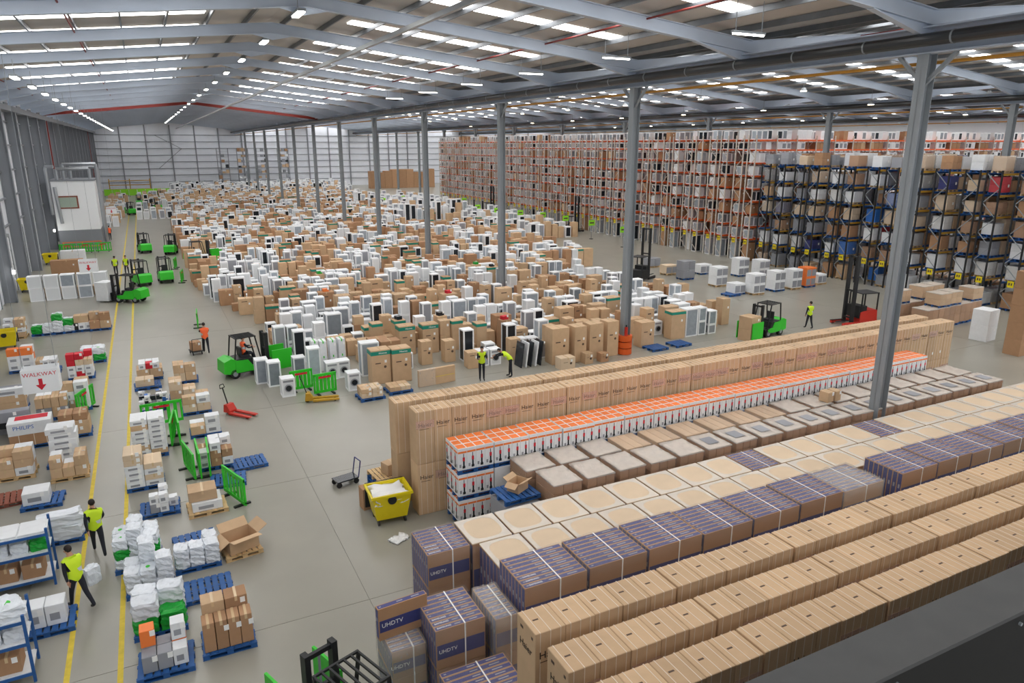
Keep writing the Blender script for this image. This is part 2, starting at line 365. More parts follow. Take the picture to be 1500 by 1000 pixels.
# ------------------------------------------------------------------ parapet at the viewer's platform
pw = obj('wall_front', MB().box(2, 34, 5.05, 5.75, 0, 4.48, 'pshade').mesh('wall_front'), kind='structure')
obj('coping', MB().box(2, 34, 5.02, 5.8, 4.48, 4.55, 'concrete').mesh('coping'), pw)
for x in (8.1, 8.5, 11.4, 11.8): part('bolt', lambda: MB().cyl((0, 0, 0), (0, -.04, 0), .03, 'steel', 8), 'bolt', pw, (x, 5.05, 4.3))
# ------------------------------------------------------------------ pallets
def pallet(x, y, rz=0., z=0., m='blue', label=None, group=None, sx=1.2, sy=1.0):
    p = empty('pallet', (x, y, z), rz, label, 'pallet', group)
    nb = 7; bw = sx / nb
    for i in range(nb): part('deck_board', lambda: MB().box(-bw * .38, bw * .38, -sy / 2, sy / 2, .12, .142, m), ('deck', m, sx, sy), p, (-sx / 2 + bw * (i + .5), 0, 0))
    for s in (-1, 0, 1):
        part('stringer', lambda: MB().box(-sx / 2, sx / 2, -.05, .05, .1, .12, m), ('string', m, sx), p, (0, s * (sy / 2 - .06), 0))
        part('bottom_board', lambda: MB().box(-sx / 2, sx / 2, -.05, .05, 0, .02, m), ('bot', m, sx), p, (0, s * (sy / 2 - .06), 0))
        for t in (-1, 0, 1): part('block', lambda: MB().box(-.07, .07, -.05, .05, .02, .1, m), ('blk', m), p, (t * (sx / 2 - .08), s * (sy / 2 - .06), 0))
    return p
def pallet_mesh(m, sx=1.2, sy=1.0):
    def fn():
        b = MB(); nb = 7; bw = sx / nb
        for i in range(nb): b.cb(-sx / 2 + bw * (i + .5), 0, .12, bw * .76, sy, .022, m)
        for s in (-1, 0, 1):
            b.cb(0, s * (sy / 2 - .06), .1, sx, .1, .02, m); b.cb(0, s * (sy / 2 - .06), 0, sx, .1, .02, m)
            for t in (-1, 0, 1): b.cb(t * (sx / 2 - .08), s * (sy / 2 - .06), .02, .14, .1, .08, m)
        return b.mesh('pallet_base')
    return cached(('palm', m, sx, sy), fn)
# ------------------------------------------------------------------ tall brown fridge cartons (big rows)
FW, FD, FH = .6, .68, 1.755
def strap_mesh(d, h, x):
    return lambda: MB().box(x - .007, x + .007, -d / 2 - .003, d / 2 + .003, h, h + .004, 'strap').box(x - .007, x + .007, -d / 2 - .004, -d / 2, 0.02, h, 'strap').box(x - .012, x + .012, d / 2, d / 2 + .004, .02, h, 'strap')
def fridge_carton(x, y, z, label, group, front=False, end=False, straps=True, rj=0.):
    o = obj('fridge_carton', box_mesh(FW - .006, FD, FH, 'card', .01), None, (x, y, z), rj, None, label, 'carton', group)
    if straps:
        for s in (-.2, 0, .2): part('strap', strap_mesh(FD, FH, s), ('fstrap', s), o)
        part('print', lambda: MB().box(-.16, -.05, .0, .035, FH, FH + .003, 'ink'), 'fprint', o)
    if front:
        obj('lettering', text_mesh('Haier', .2, 'inkd'), o, (0, -FD / 2 - .005, FH * .74), rot=FRONT)
        part('small_print', lambda: MB().box(-.2, .12, -FD / 2 - .005, -FD / 2, FH * .66, FH * .668, 'ink'), 'fsp', o)
        if R.random() < .55: part('film_band', lambda: MB().box(-.3, .3, -FD / 2 - .009, -FD / 2 - .006, FH * .68, FH * .83, 'filmb'), 'fband', o)
        if R.random() < .35: part('sticker', lambda: MB().box(.12, .2, -FD / 2 - .007, -FD / 2, .3, .42, 'label'), 'fst', o)
    if end:
        obj('lettering', text_mesh('Haier', .2, 'inkd'), o, (-FW / 2 - .003, 0, FH * .74), rot=SIDE)
        part('end_print', lambda: MB().box(-FW / 2 - .003, -FW / 2, -.26, -.2, FH * .9, FH * .93, 'ink').box(-FW / 2 - .003, -FW / 2, .1, .2, FH * .9, FH * .93, 'ink'), 'fep', o)
    return o
# the long row in the middle: two deep, two high
rowname = 'the long double row behind the orange boxes'
for i in range(44):
    x = 6.95 + i * .602 + (i // 9) * .03
    dy = R.uniform(-.015, .015)
    for t in range(2):
        z = t * (FH + .012)
        fridge_carton(x, 20.22 + dy, z, 'tall brown carton, %s from left, front file of the long double row, %s tier' % (ordinal(i), 'upper' if t else 'lower'), 'front file of the long carton row, %s tier' % ('upper' if t else 'lower'), front=True, end=False, straps=True)
    for t in range(2):
        z = t * (FH + .012)
        fridge_carton(x - .32, 21.3 + dy, z, 'tall brown carton, %s from left, back file of the long double row, %s tier' % (ordinal(i), 'upper' if t else 'lower'), 'back file of the long carton row, %s tier' % ('upper' if t else 'lower'), straps=bool(t))
# the three near rows at the bottom right
for r_, (y, x0, nm) in enumerate(((9.42, 5.3, 'farthest'), (8.37, 5.33, 'middle'), (7.35, 5.4, 'nearest'))):
    for i in range(27):
        x = x0 + i * .602 + (i // 5) * .035
        dz = (i // 5) % 2 * .015
        for t in range(2):
            z = t * (FH + .012)
            fridge_carton(x, y + R.uniform(-.012, .012), z, 'tall brown carton, %s from the left in the %s of three near rows, %s tier' % (ordinal(i), nm, 'upper' if t else 'lower'), 'cartons of the %s near row, %s tier' % (nm, 'upper' if t else 'lower'), front=(t == 1 and i % 2 == 0), end=(i == 0), straps=bool(t))
# ------------------------------------------------------------------ row of orange and white upright cleaner boxes
VW, VD, VH = .3, .335, .72
def vac_box(x, y, z, label, group, front, side):
    o = obj('cleaner_carton', box_mesh(VW - .006, VD - .006, VH, 'white', .006), None, (x, y, z), 0, None, label, 'carton', group)
    part('top_print', lambda: MB().box(-VW / 2 + .02, VW / 2 - .02, -VD / 2 + .025, VD / 2 - .025, VH, VH + .004, 'orange'), 'vtop', o)
    for on, s in ((front, 0), (side, 1)):
        if not on: continue
        def band(s=s):
            b = MB()
            def q(u0, u1, z0, z1, m):
                if s: b.box(-VW / 2 - .004, -VW / 2, u0, u1, z0, z1, m)
                else: b.box(u0, u1, -VD / 2 - .002, -VD / 2 + .003, z0, z1, m)
            q(-.14, .14, .56, .62, 'orange'); return b
        part('band', band, ('vband', s), o)
        def pic(s=s):
            b = MB()
            def q(u0, u1, z0, z1, m):
                if s: b.box(-VW / 2 - .005, -VW / 2, u0, u1, z0, z1, m)
                else: b.box(u0, u1, -VD / 2 - .003, -VD / 2 + .003, z0, z1, m)
            q(.0, .09, .06, .14, 'black'); q(.02, .07, .14, .3, 'dark'); q(.01, .08, .3, .42, 'redink'); q(.03, .05, .42, .54, 'dark'); q(-.1, -.04, .1, .2, 'grid'); return b
        part('picture', pic, ('vpic', s), o)
    return o
YV = 19.6 - 3 * VD
ip = 0
for p in range(18):
    x0 = 7.5 + p * (4 * VW + .03)
    dy = R.uniform(-.03, .03)
    for t in range(3 if p < 1 else 1):
        zt = (2.65 - VH - .145) - t * (VH + .15)
        lab = 'orange-topped white cleaner box'
        gr = ('cleaner boxes of the end stack, %s tier' % ['top', 'middle', 'lowest'][t]) if p == 0 else 'cleaner boxes along the wrapped row'
        pl = obj('pallet', pallet_mesh('blue', 1.2, 1.0), None, (x0 + 2 * VW, YV + 1.5 * VD + dy, zt), 0, None, ('blue pallet under the %s tier of the end stack of cleaner boxes' % ['top', 'middle', 'lowest'][t]) if p == 0 else 'blue pallet under the top tier of cleaner boxes, %s from left' % ordinal(p), 'pallet', None if p == 0 else 'pallets under the cleaner boxes')
        for a in range(4):
            for b in range(3):
                vac_box(x0 + VW * (a + .5), YV + VD * (b + .5) + dy, zt + .145, 'orange-topped white cleaner box, %s from the left, %s file%s' % (ordinal(p * 4 + a), ['front', 'middle', 'rear'][b], (', %s tier of the end stack' % ['top', 'middle', 'lowest'][t]) if p == 0 else ''), gr, b == 0, a == 0 and p == 0)
    if p > 0:
        for t in range(2):
            zt = t * .89
            obj('pallet', pallet_mesh('blue', 1.2, 1.0), None, (x0 + 2 * VW, YV + 1.5 * VD + dy, zt), 0, None, 'blue pallet low in the row of cleaner boxes, %s from left, %s tier' % (ordinal(p), ['lowest', 'middle'][t]), 'pallet', 'low pallets in the cleaner row')
            obj('cleaner_block', box_mesh(1.19, .99, .74, 'white'), None, (x0 + 2 * VW, YV + 1.5 * VD + dy, zt + .146), 0, None, 'white block low in the wrapped cleaner row, %s from left, %s tier' % (ordinal(p), ['lowest', 'middle'][t]), 'carton', 'low blocks in the cleaner row')
# ------------------------------------------------------------------ film-wrapped brown pallet loads (two rows)
def crumple(sx, sy, sz, m, amp, seed, key):
    def fn():
        r = random.Random(seed); bm = bmesh.new(); bmesh.ops.create_cube(bm, size=1)
        bmesh.ops.subdivide_edges(bm, edges=bm.edges[:], cuts=5, use_grid_fill=True)
        for v in bm.verts:
            v.co = Vector((v.co.x * sx, v.co.y * sy, (v.co.z + .5) * sz)) + Vector((r.uniform(-amp, amp), r.uniform(-amp, amp), r.uniform(-amp, amp) if v.co.z > -.5 else 0))
        me = bpy.data.meshes.new('wrap'); bm.to_mesh(me); bm.free(); me.materials.append(M[m])
        for p in me.polygons: p.use_smooth = True
        return me
    return cached(('crumple', key), fn)
def wrapped_load(x, y, z, sx, sy, h, label, group, m='cardd', top='topfilm', nx=3, nz=3, sub=True):
    o = empty('wrapped_load', (x, y, z), R.uniform(-.03, .03), label, 'pallet load', group)
    obj('pallet_base', pallet_mesh('blue', sx, sy), o)
    hz = (h - .145) / nz
    if sub:
        for i in range(nx):
            for k in range(nz): obj('carton', box_mesh(sx / nx - .006, sy - .01, hz - .005, m), o, (-sx / 2 + sx / nx * (i + .5), 0, .145 + k * hz))
    else: obj('carton_block', box_mesh(sx - .01, sy - .01, h - .15, m), o, (0, 0, .145))
    obj('film', crumple(sx + .03, sy + .03, h - .1, 'film', .012, 3, ('f', sx, sy, h)), o, (0, 0, .12))
    obj('top_film', crumple(sx + .01, sy + .01, .04, top, .012, 5, ('t', sx, sy, top)), o, (0, 0, h - .015))
    return o
ordn = ordinal
for i in range(18):
    xa = 9.75 + i * 1.22
    plain = 3 <= i <= 8
    wrapped_load(xa, 18.0, 1.02, 1.0, 1.1, 1.0, '%s brown load from the left in the rear file of wrapped pallet boxes' % ordn(i).capitalize(), None, m='card' if plain else 'cardd', top='topfilm' if not plain else 'film')
    obj('wrapped_load', box_mesh(1.05, 1.12, 1.0, 'cardd'), None, (xa, 18.0, 0), 0, None, 'lower brown block under the %s load of the rear wrapped file' % ordn(i), 'pallet load', 'lower blocks of the rear file')
for i in range(19):
    xb = 9.98 + i * 1.15
    wo = wrapped_load(xb, 16.78 - .02 * (i % 2), 1.02, .95, 1.1, 1.0, '%s brown load from the left in the front file of wrapped pallet boxes' % ordn(i).capitalize(), None, m='cardd')
    o = obj('wrapped_load', box_mesh(1.0, 1.1, 1.0, 'cardd'), None, (xb, 16.78, 0), 0, None, 'lower brown block under the %s load of the front wrapped file' % ordn(i), 'pallet load', 'lower blocks of the front file')
    # grey print patch on the film tops from the sixth on
    if i >= 5: obj('print_patch', cached('patch', lambda: MB().box(-.22, .22, -.25, .25, 0, .004, 'grid').mesh('print_patch')), wo, (0, 0, 1.04))
for s, (dx, l) in enumerate(((-.28, 'left'), (.12, 'right'))):
    carton('small_carton', .34, .4, .4, (22.6 + dx, 17.7, 2.06), .1, label='small brown carton by the grey column on the wrapped loads, %s one' % l)
# low wrapped blue pallet load with an open carton at the left end of that row
lo = empty('wrapped_load', (8.75, 17.2, 0), .05, 'low film-wrapped load topped by a blue pallet and an open carton', 'pallet load')
obj('carton_block', box_mesh(1.1, 1.1, 1.25, 'grid'), lo, (0, 0, .145)); obj('pallet_base', pallet_mesh('wood', 1.15, 1.1), lo)
obj('film', crumple(1.14, 1.14, 1.35, 'film', .02, 8, 'lowf'), lo, (0, 0, .1))
pallet(8.75, 17.2, .05, 1.48, label='blue pallet wrapped on top of the low load beside the orange boxes')
oc = empty('open_carton', (8.85, 17.25, 1.63), .5, 'open brown carton with flaps out on the low wrapped load', 'carton')
def ocb():
    b = MB(); b.box(-.25, .25, -.2, .2, 0, .02, 'card')
    for s in (-1, 1): b.box(s * .25 - .008, s * .25 + .008, -.2, .2, 0, .3, 'card'); b.box(-.25, .25, s * .2 - .008, s * .2 + .008, 0, .3, 'card')
    return b
obj('body', ocb().mesh('open_carton'), oc)
for s in (-1, 1):
    obj('flap', MB().box(-.25, .25, 0, .18, -.006, .006, 'card').mesh('flap'), oc, (0, s * .2, .3), rot=(.5 if s > 0 else math.pi - .5, 0, 0))
    obj('flap', MB().box(0, .2, -.19, .19, -.006, .006, 'card').mesh('flap'), oc, (s * .25, 0, .3), rot=(0, .6 if s > 0 else math.pi - .6, 0))
# ------------------------------------------------------------------ beige capped pallet loads (two files)
def cap_film(sx, sy):
    def fn():
        b = MB(); n = 40; k = 0
        for ring in range(2):
            for i in range(n):
                t = 2 * math.pi * i / n; c, s_ = math.cos(t), math.sin(t)
                if ring == 0:
                    q = max(abs(c), abs(s_)); b.v.append((c / q * sx / 2, s_ / q * sy / 2, 0))
                else:
                    e = .62; b.v.append((math.copysign(abs(c) ** e, c) * sx * .40, math.copysign(abs(s_) ** e, s_) * sy * .40, .004))
        for i in range(n):
            j = (i + 1) % n; b.f.append((i, j, n + j, n + i)); b.m.append('topfilm')
        return b.mesh('cap_film')
    return cached(('capfilm', sx, sy), fn)
def tv_carton_mesh(L, T, h):
    def fn():
        b = MB(); b.cb(0, 0, 0, L, T - .004, h, 'cardd')
        b.box(-L / 2 + .02, L / 2 - .02, -T / 2 + .026, T / 2 - .026, h, h + .003, 'navy')
        b.box(-L / 2 - .003, -L / 2, -T / 2 + .018, T / 2 - .018, .04, h - .03, 'navy')
        b.box(-L / 2 + .02, L / 2 - .02, -T / 2 - .002, -T / 2 + .003, h * .25, h * .62, 'navy')
        for x0, w_ in ((-.45, .035), (-.1, .12), (.2, .16)): b.box(x0 * L, x0 * L + w_ * L, -T * .1, T * .1, h + .003, h + .005, 'grid')
        b.box(-L / 2 - .005, -L / 2 - .003, -T * .16, T * .16, h * .6, h * .7, 'grid')
        return b.mesh('tv_carton')
    return cached(('tvc', round(L, 2), round(T, 3), round(h, 2)), fn)
def tv_load(x, y, z, sx, sy, h, label, group=None, tiers=1, film='film', n=8, letter=False, rz=0.):
    o = empty('television_load', (x, y, z), rz, label, 'pallet load', group)
    obj('pallet_base', pallet_mesh('blue', sx, sy), o)
    hz = (h - .145) / tiers; T = sy / n
    for t in range(tiers):
        for i in range(n):
            c = obj('carton', tv_carton_mesh(sx - .02, T, hz - .006), o, (0, -sy / 2 + T * (i + .5), .145 + t * hz))
            if letter and i == 0: obj('lettering', text_mesh('UHDTV', .12, 'label'), c, (-sx * .26, -T / 2 - .006, hz * .44), rot=FRONT)
            if letter and t == tiers - 1 and i < 3: obj('lettering', text_mesh('SAMSUNG', T * .45, 'label'), c, (-sx * .3, 0, hz + .001))
    part('strap', lambda: MB().box(.08, .11, -sy / 2 - .004, sy / 2 + .004, h, h + .004, 'label').box(.08, .11, -sy / 2 - .008, -sy / 2, .1, h, 'label'), ('tvs', sx, sy, h), o)
    obj('film', crumple(sx + .03, sy + .03, h - .1, film, .014, 4, ('tv', sx, sy, h, film)), o, (0, 0, .13))
    return o
def cap_load(x, y, h, label, group, sx=1.1, sy=1.2, tv=False):
    if tv: return tv_load(x, y, 0, sx, sy, h, label, group, tiers=2)
    o = empty('capped_load', (x, y, 0), 0, label, 'pallet load', group)
    obj('pallet_base', pallet_mesh('blue', sx, sy), o)
    for i in range(6): obj('carton', tv_carton_mesh(sx - .02, (sy - .02) / 6, h - .19), o, (0, -sy / 2 + sy / 6 * (i + .5), .145))
    obj('cap_board', box_mesh(sx, sy, .04, 'cardl'), o, (0, 0, h - .044)); obj('cap_film', cap_film(sx, sy), o, (0, 0, h + .001))
    obj('film', crumple(sx + .02, sy + .02, h - .2, 'film', .01, 4, ('cf', sx, sy, h)), o, (0, 0, .12))
    return o
for i in range(22):
    xa, xb = 6.74 + i * 1.16, 6.9 + i * 1.16
    cap_load(xa, 15.1, 2.0, '%s capped pallet from the left in the rear file of beige tops' % ordn(i).capitalize(), None, tv=i in (8, 13))
    if i < 21: cap_load(xb, 13.85, 2.0, '%s capped pallet from the left in the front file of beige tops' % ordn(i).capitalize(), None)
# ------------------------------------------------------------------ navy television pallets
tv_load(5.57, 15.1, 0, 1.12, 1.2, 2.0, 'navy and brown television pallet at the left end of the beige tops', tiers=2, letter=True)
for i in range(13):
    x = 6.92 + i * 1.62 + (.75 if i > 6 else 0)
    tv_load(x, 12.25, 0, 1.56, 1.24, 2.5 + (.02 * (i % 3)), '%s television pallet from the left in the long navy row' % ordn(i).capitalize(), tiers=2, n=8, letter=i == 0, film='film' if i != 6 else 'film2')
tv_load(4.75, 12.4, 0, 1.12, 1.2, 2.0, 'film-wrapped television pallet with UHDTV lettering, standing forward of the row', tiers=2, letter=True)
tv_load(5.74, 12.25, 0, .55, 1.2, 1.95, 'narrow television pallet squeezed behind the forward one', tiers=2, film='film2')
tv_load(4.85, 10.9, 0, 1.45, 1.2, 1.25, 'low television pallet with white maker lettering at the bottom edge', tiers=1, letter=True)
tv_load(3.75, 12.75, 0, .75, 1.1, 1.5, 'half-wrapped television pallet at the left front corner', tiers=2, letter=True, film='film2')
tc = obj('television_carton', tv_carton_mesh(1.1, .16, .75), None, (3.8, 12.75, 1.525), .08, None, 'single television carton leaning up on the half-wrapped pallet', 'carton')
obj('lettering', text_mesh('UHDTV', .14, 'label'), tc, (-.25, -.085, .34), rot=FRONT)
# ------------------------------------------------------------------ pallet racking
def frame_mesh(H_, D, m, zig):
    def fn():
        b = MB()
        for y in (-D / 2, D / 2): b.box(-.05, .05, y - .05, y + .05, 0, H_, m)
        n = int(H_ / 1.0); s = -1
        for i in range(n):
            z0, z1 = .2 + i * (H_ - .4) / n, .2 + (i + 1) * (H_ - .4) / n
            b.bar((0, s * D / 2, z0), (0, -s * D / 2, z1), .05, zig); s = -s
        return b.mesh('upright_frame')
    return cached(('frame', H_, D, m, zig), fn)
def beam_mesh(L, m, m2=None):
    return cached(('beam', L, m), lambda: MB().box(0, L, -.03, .03, -.16, 0, m).mesh('beam'))
X0R = 54.0
def rack_run(y, levels, H_, nb, m, zig, bm, label, group):
    D, BW = 1.05, 2.75
    o = empty('pallet_rack', (X0R, y, 0), 0, label, 'racking', group)
    for i in range(nb + 1): obj('upright_frame', frame_mesh(H_, D, m, zig), o, (i * BW, 0, 0))
    for k, z in enumerate(levels):
        for s in (-1, 1): obj('beam', beam_mesh(nb * BW, bm if (s < 0 or bm == 'orangeb') else 'blue'), o, (0, s * (D / 2 - .02), z))
        if bm != 'orangeb': obj('deck', cached(('deck', nb), lambda: MB().box(0, nb * BW, -D / 2, D / 2, 0, .02, 'blue').mesh('deck')), o, (0, 0, z))
        else: obj('deck', cached(('decko', nb), lambda: MB().box(0, nb * BW, -D / 2 + .06, D / 2 - .06, -.03, 0, 'orangeb').mesh('deck')), o, (0, 0, z))
    part('sign', lambda: MB().box(-.1, -.07, -.22, .22, 1.75, 2.2, 'yellow'), 'rsign', o, (0, -.2, 0), label='yellow bay sign')
    part('sign_print', lambda: MB().box(-.104, -.1, -.12, -.03, 1.9, 2.08, 'ink').box(-.104, -.1, .03, .14, 1.9, 2.08, 'ink'), 'rsignp', o, (0, -.2, 0))
    return o
blue_y = [52.63, 50.85, 48.57, 46.95, 44.73, 43.2, 40.93, 39.2, 37.18, 35.03, 32.75, 31.22, 29.01, 27.4]
BL = (2.05, 3.55, 5.05, 6.55, 8.05, 9.55)
for i, y in enumerate(blue_y):
    nb = 3 if y > 45 else 2
    rack_run(y, BL, 9.75, nb, 'black', 'steel', 'yb', '%s blue-and-yellow pallet rack from the far end of its block' % ordinal(i).capitalize(), 'blue and yellow racks')
orange_y = []
y = 54.77
while y < 141: orange_y.append(y); y += 1.66 if len(orange_y) % 2 else 2.2
OL = (2.3, 3.55, 4.8, 6.05, 7.3, 8.55, 9.8, 11.05, 12.0)
for i, y in enumerate(orange_y):
    rack_run(y, OL, 12.4, 24 if i < 2 else (3 if y < 75 else 2), 'rackw', 'rackw', 'orangeb', '%s orange-beamed tall rack counting from the blue racks' % ordinal(i).capitalize(), 'orange-beamed racks')
# ---- goods: white foam-cornered appliance in film
def appliance(name, sx, sy, sz, loc, rz, label, cat, group, body='appl', posts=True, door=False):
    o = empty(name, loc, rz, label, cat, group)
    c = .07; k = (round(sx, 2), round(sy, 2), round(sz, 2))
    obj('body', box_mesh(sx - .05, sy - .05, sz - .03, body), o, (0, 0, .012))
    part('base_cap', lambda: MB().cb(0, 0, 0, sx, sy, c, 'foam'), ('bc', k), o); part('top_cap', lambda: MB().cb(0, 0, sz - c, sx, sy, c, 'foam'), ('tc', k), o)
    if posts:
        for a in (-1, 1):
            for b in (-1, 1): part('corner_post', lambda: MB().cb(0, 0, c, .075, .075, sz - 2 * c, 'foam'), ('cp', k[2]), o, (a * (sx / 2 - .037), b * (sy / 2 - .037), 0))
    if door:
        d = part('door', lambda: MB().cyl((0, 0, 0), (0, -.05, 0), sx * .3, 'grid', 20), ('wd', k), o, (0, -sy / 2 + .02, sz * .48))
        part('door_glass', lambda: MB().cyl((0, -.05, 0), (0, -.065, 0), sx * .22, 'dark', 20), ('wg', k), d)
        part('control_panel', lambda: MB().box(-sx * .38, sx * .38, -sy / 2 + .005, -sy / 2 + .03, sz * .8, sz * .9, 'grid'), ('wc', k), o)
    return o
# blue rack loads (nearest first, at most 300)
jobs = []
for i, y in enumerate(blue_y):
    for k, z in enumerate((0,) + BL):
        for b in range(2 if y < 45 else 3):
            for s in range(2): jobs.append((y, z, X0R + .25 + b * 2.75 + .6 + s * 1.25, k, i, b * 2 + s))
jobs.sort(key=lambda j: j[2] + j[0] * .3)
stufb = MB(); nb_ = 0
for (y, z, x, k, i, sl_) in jobs:
    if R.random() < .06: continue
    m = R.choice(['card', 'cardd', 'cardd', 'white', 'white', 'white', 'grid', 'cardl', 'grid'] if R.random() < .95 else ['bluel', 'navy', 'redink'])
    h = R.uniform(.75, 1.12); sx = R.uniform(.95, 1.15)
    zz = z + (.02 if k else 0)
    if nb_ < 300:
        nb_ += 1
        o = empty('racked_load', (x, y, zz), 0, '%s load from the aisle, %s blue-yellow rack from far end, %s level' % (ordinal(sl_).capitalize(), ordinal(i), ['floor', 'second', 'third', 'fourth', 'fifth', 'sixth', 'top'][k]), 'pallet load', 'loads in the %s blue and yellow rack, level %d' % (ordinal(i), k))
        obj('pallet_base', pallet_mesh('blue' if R.random() < .6 else 'wood', 1.15, .95), o)
        sxx = round(sx, 1); hh = round(h, 1)
        if R.random() < .5:
            for q in range(2):
                for t in range(2): obj('carton', box_mesh(sxx / 2 - .01, .9, hh / 2 - .005, m), o, (-sxx / 4 + q * sxx / 2, 0, .145 + t * hh / 2))
        else: obj('carton', box_mesh(sxx, .9, hh, m), o, (0, 0, .145))
        if R.random() < .6: obj('film', crumple(1.14, .96, hh + .03, 'film2' if R.random() < .3 else 'film', .015, 6, ('rk', hh)), o, (0, 0, .12))
        if R.random() < .5: part('sticker', lambda: MB().box(.1, .28, -.485, -.48, .5, .7, 'label'), 'rst', o)
    else: stufb.cb(x, y, zz + .01, sx, .9, h, m)
obj('stored_loads', stufb.mesh('stored_loads'), None, label='remaining pallet loads deep in the blue-and-yellow racks', cat='pallet loads', kind='stuff')
# orange rack goods
stufo = MB(); no = 0
for i, y in enumerate(orange_y):
    nbay = 24 if i < 2 else (3 if y < 75 else 2)
    for k, z in enumerate((0,) + OL):
        for b in range(nbay):
            x = X0R + .12 + b * 2.75
            xe = X0R + (b + 1) * 2.75 - .1
            if k < 7 and b > 3 and i < 2: continue
            it = 0
            brown = R.random() < (.4 if i < 8 and k < 6 else .15)
            while x < xe - .5:
                w_ = R.choice([.62, .62, .66, .72]); 
                if x + w_ > xe: break
                h = (1.85 if k == 0 else R.choice([.86, .9, .95]))
                if k == 8: h = .7
                if R.random() < .07: x += w_; continue
                it += 1
                if no < 300 and b == 0 and i < 9:
                    no += 1
                    lab = '%s from the aisle, %s orange-beamed rack from the blue racks, %s level' % (ordinal(it - 1), ordinal(i), ordinal(k))
                    gp = 'goods on the %s orange rack, level %d' % (ordinal(i), k)
                    if brown: carton('racked_carton', round(w_, 2), .7, h, (x + w_ / 2, y, z), 0, 'cardd', 'brown carton ' + lab, 'carton', 'brown ' + gp)
                    else: appliance('racked_appliance', round(w_, 2), .7, h, (x + w_ / 2, y, z), 0, 'white appliance ' + lab, 'appliance', 'white ' + gp, posts=True, body=R.choice(['appl', 'applw', 'grid', 'dark']))
                else:
                    if brown: stufo.cb(x + w_ / 2, y, z + .005, w_ - .02, .7, h, 'cardd' if R.random() < .8 else 'card')
                    else:
                        stufo.cb(x + w_ / 2, y, z + .005, w_ - .02, .7, h, 'foam')
                        stufo.box(x + .1, x + w_ - .1, y - .36, y - .34, z + .12, z + h - .12, R.choice(['appl', 'dark', 'grid', 'applw']))
                        if b == 0: stufo.box(x - .001, x + .02, y - .24, y + .24, z + .12, z + h - .12, 'appl')
                x += w_ + .02
obj('stored_appliances', stufo.mesh('stored_appliances'), None, label='rows of boxed appliances filling the tall orange-beamed racks', cat='appliances', kind='stuff')
# ------------------------------------------------------------------ the sorting field of appliances and cartons
def left_edge(y):
    P = [(31, 9.0), (34, 7.0), (36, 5.6), (40, 5.4), (45, 5.6), (49, 5.6), (52, 4.8), (57, 3.6), (66, 2.6), (113, 2.7), (125, 4.0), (215, 4.0)]
    for (a, b), (c, d) in zip(P, P[1:]):
        if a <= y <= c: return b + (d - b) * (y - a) / (c - a)
    return 4
def right_edge(y):
    P = [(31, 27.5), (33, 33), (36, 34), (40, 34.4), (45, 35), (50, 36), (60, 38.5), (78, 41), (90, 42), (215, 44)]
    for (a, b), (c, d) in zip(P, P[1:]):
        if a <= y <= c: return b + (d - b) * (y - a) / (c - a)
    return 44
KEEP = []      # rectangles kept clear: (x0,x1,y0,y1)
KEEP += [(1.5, 6.2, 35.0, 39.5), (V1 - .7, V1 + .7, 31.5, 33.0), (V1 - .7, V1 + .7, 47.6, 49), (V1 - .5, V1 + .5, 63.7, 64.9), (V1 - .5, V1 + .5, 79.7, 80.9), (2.3, 6.8, 77.6, 81.8), (13.2, 16.6, 30.5, 33.2), (9, 13.3, 30.5, 34.6)]
for a_, b_, wx, wy in ((560,562,1.1,1),(590,559,1.1,1),(598,520,1.1,1),(632,517,1.1,1),(626,534,.8,.8),(660,530,.8,.8),(755,527,.8,.8),(821,533,1.2,1),(850,530,.9,1),(873,525,1,1),(897,521,.9,1),(948,508,1.1,1),(386,562,.8,.9),(404,566,.8,.9),(424,581,.8,.9),(488,556,.8,.9),(505,553,.8,.9),(520,572,.8,.9),(440,548,.8,.9),(466,545,.8,1.3),(478,545,.8,1.3),(492,543,.8,1.3),(505,541,.8,1.3),(706,557,.8,.6),(748,552,1.2,1.2),(955,512,1.5,1.6),(985,508,1.5,1.6),(445,575,1.2,1.2),(1128,493,4.5,2.6),(780,538,1.2,1.4)):
    gx, gy = ground(a_, b_); KEEP.append((gx - wx / 2, gx + wx / 2, gy - .2, gy + wy))
KEEP.append((V1 - 15.5, V1 - 13.5, 36, 36))
def clear(x, y, w_, d): return all(x + w_ / 2 < a or x - w_ / 2 > b or y + d / 2 < c or y - d / 2 > e for a, b, c, e in KEEP)
sf = MB(); nbr = nwh = 0
y = 33.9; row = 0
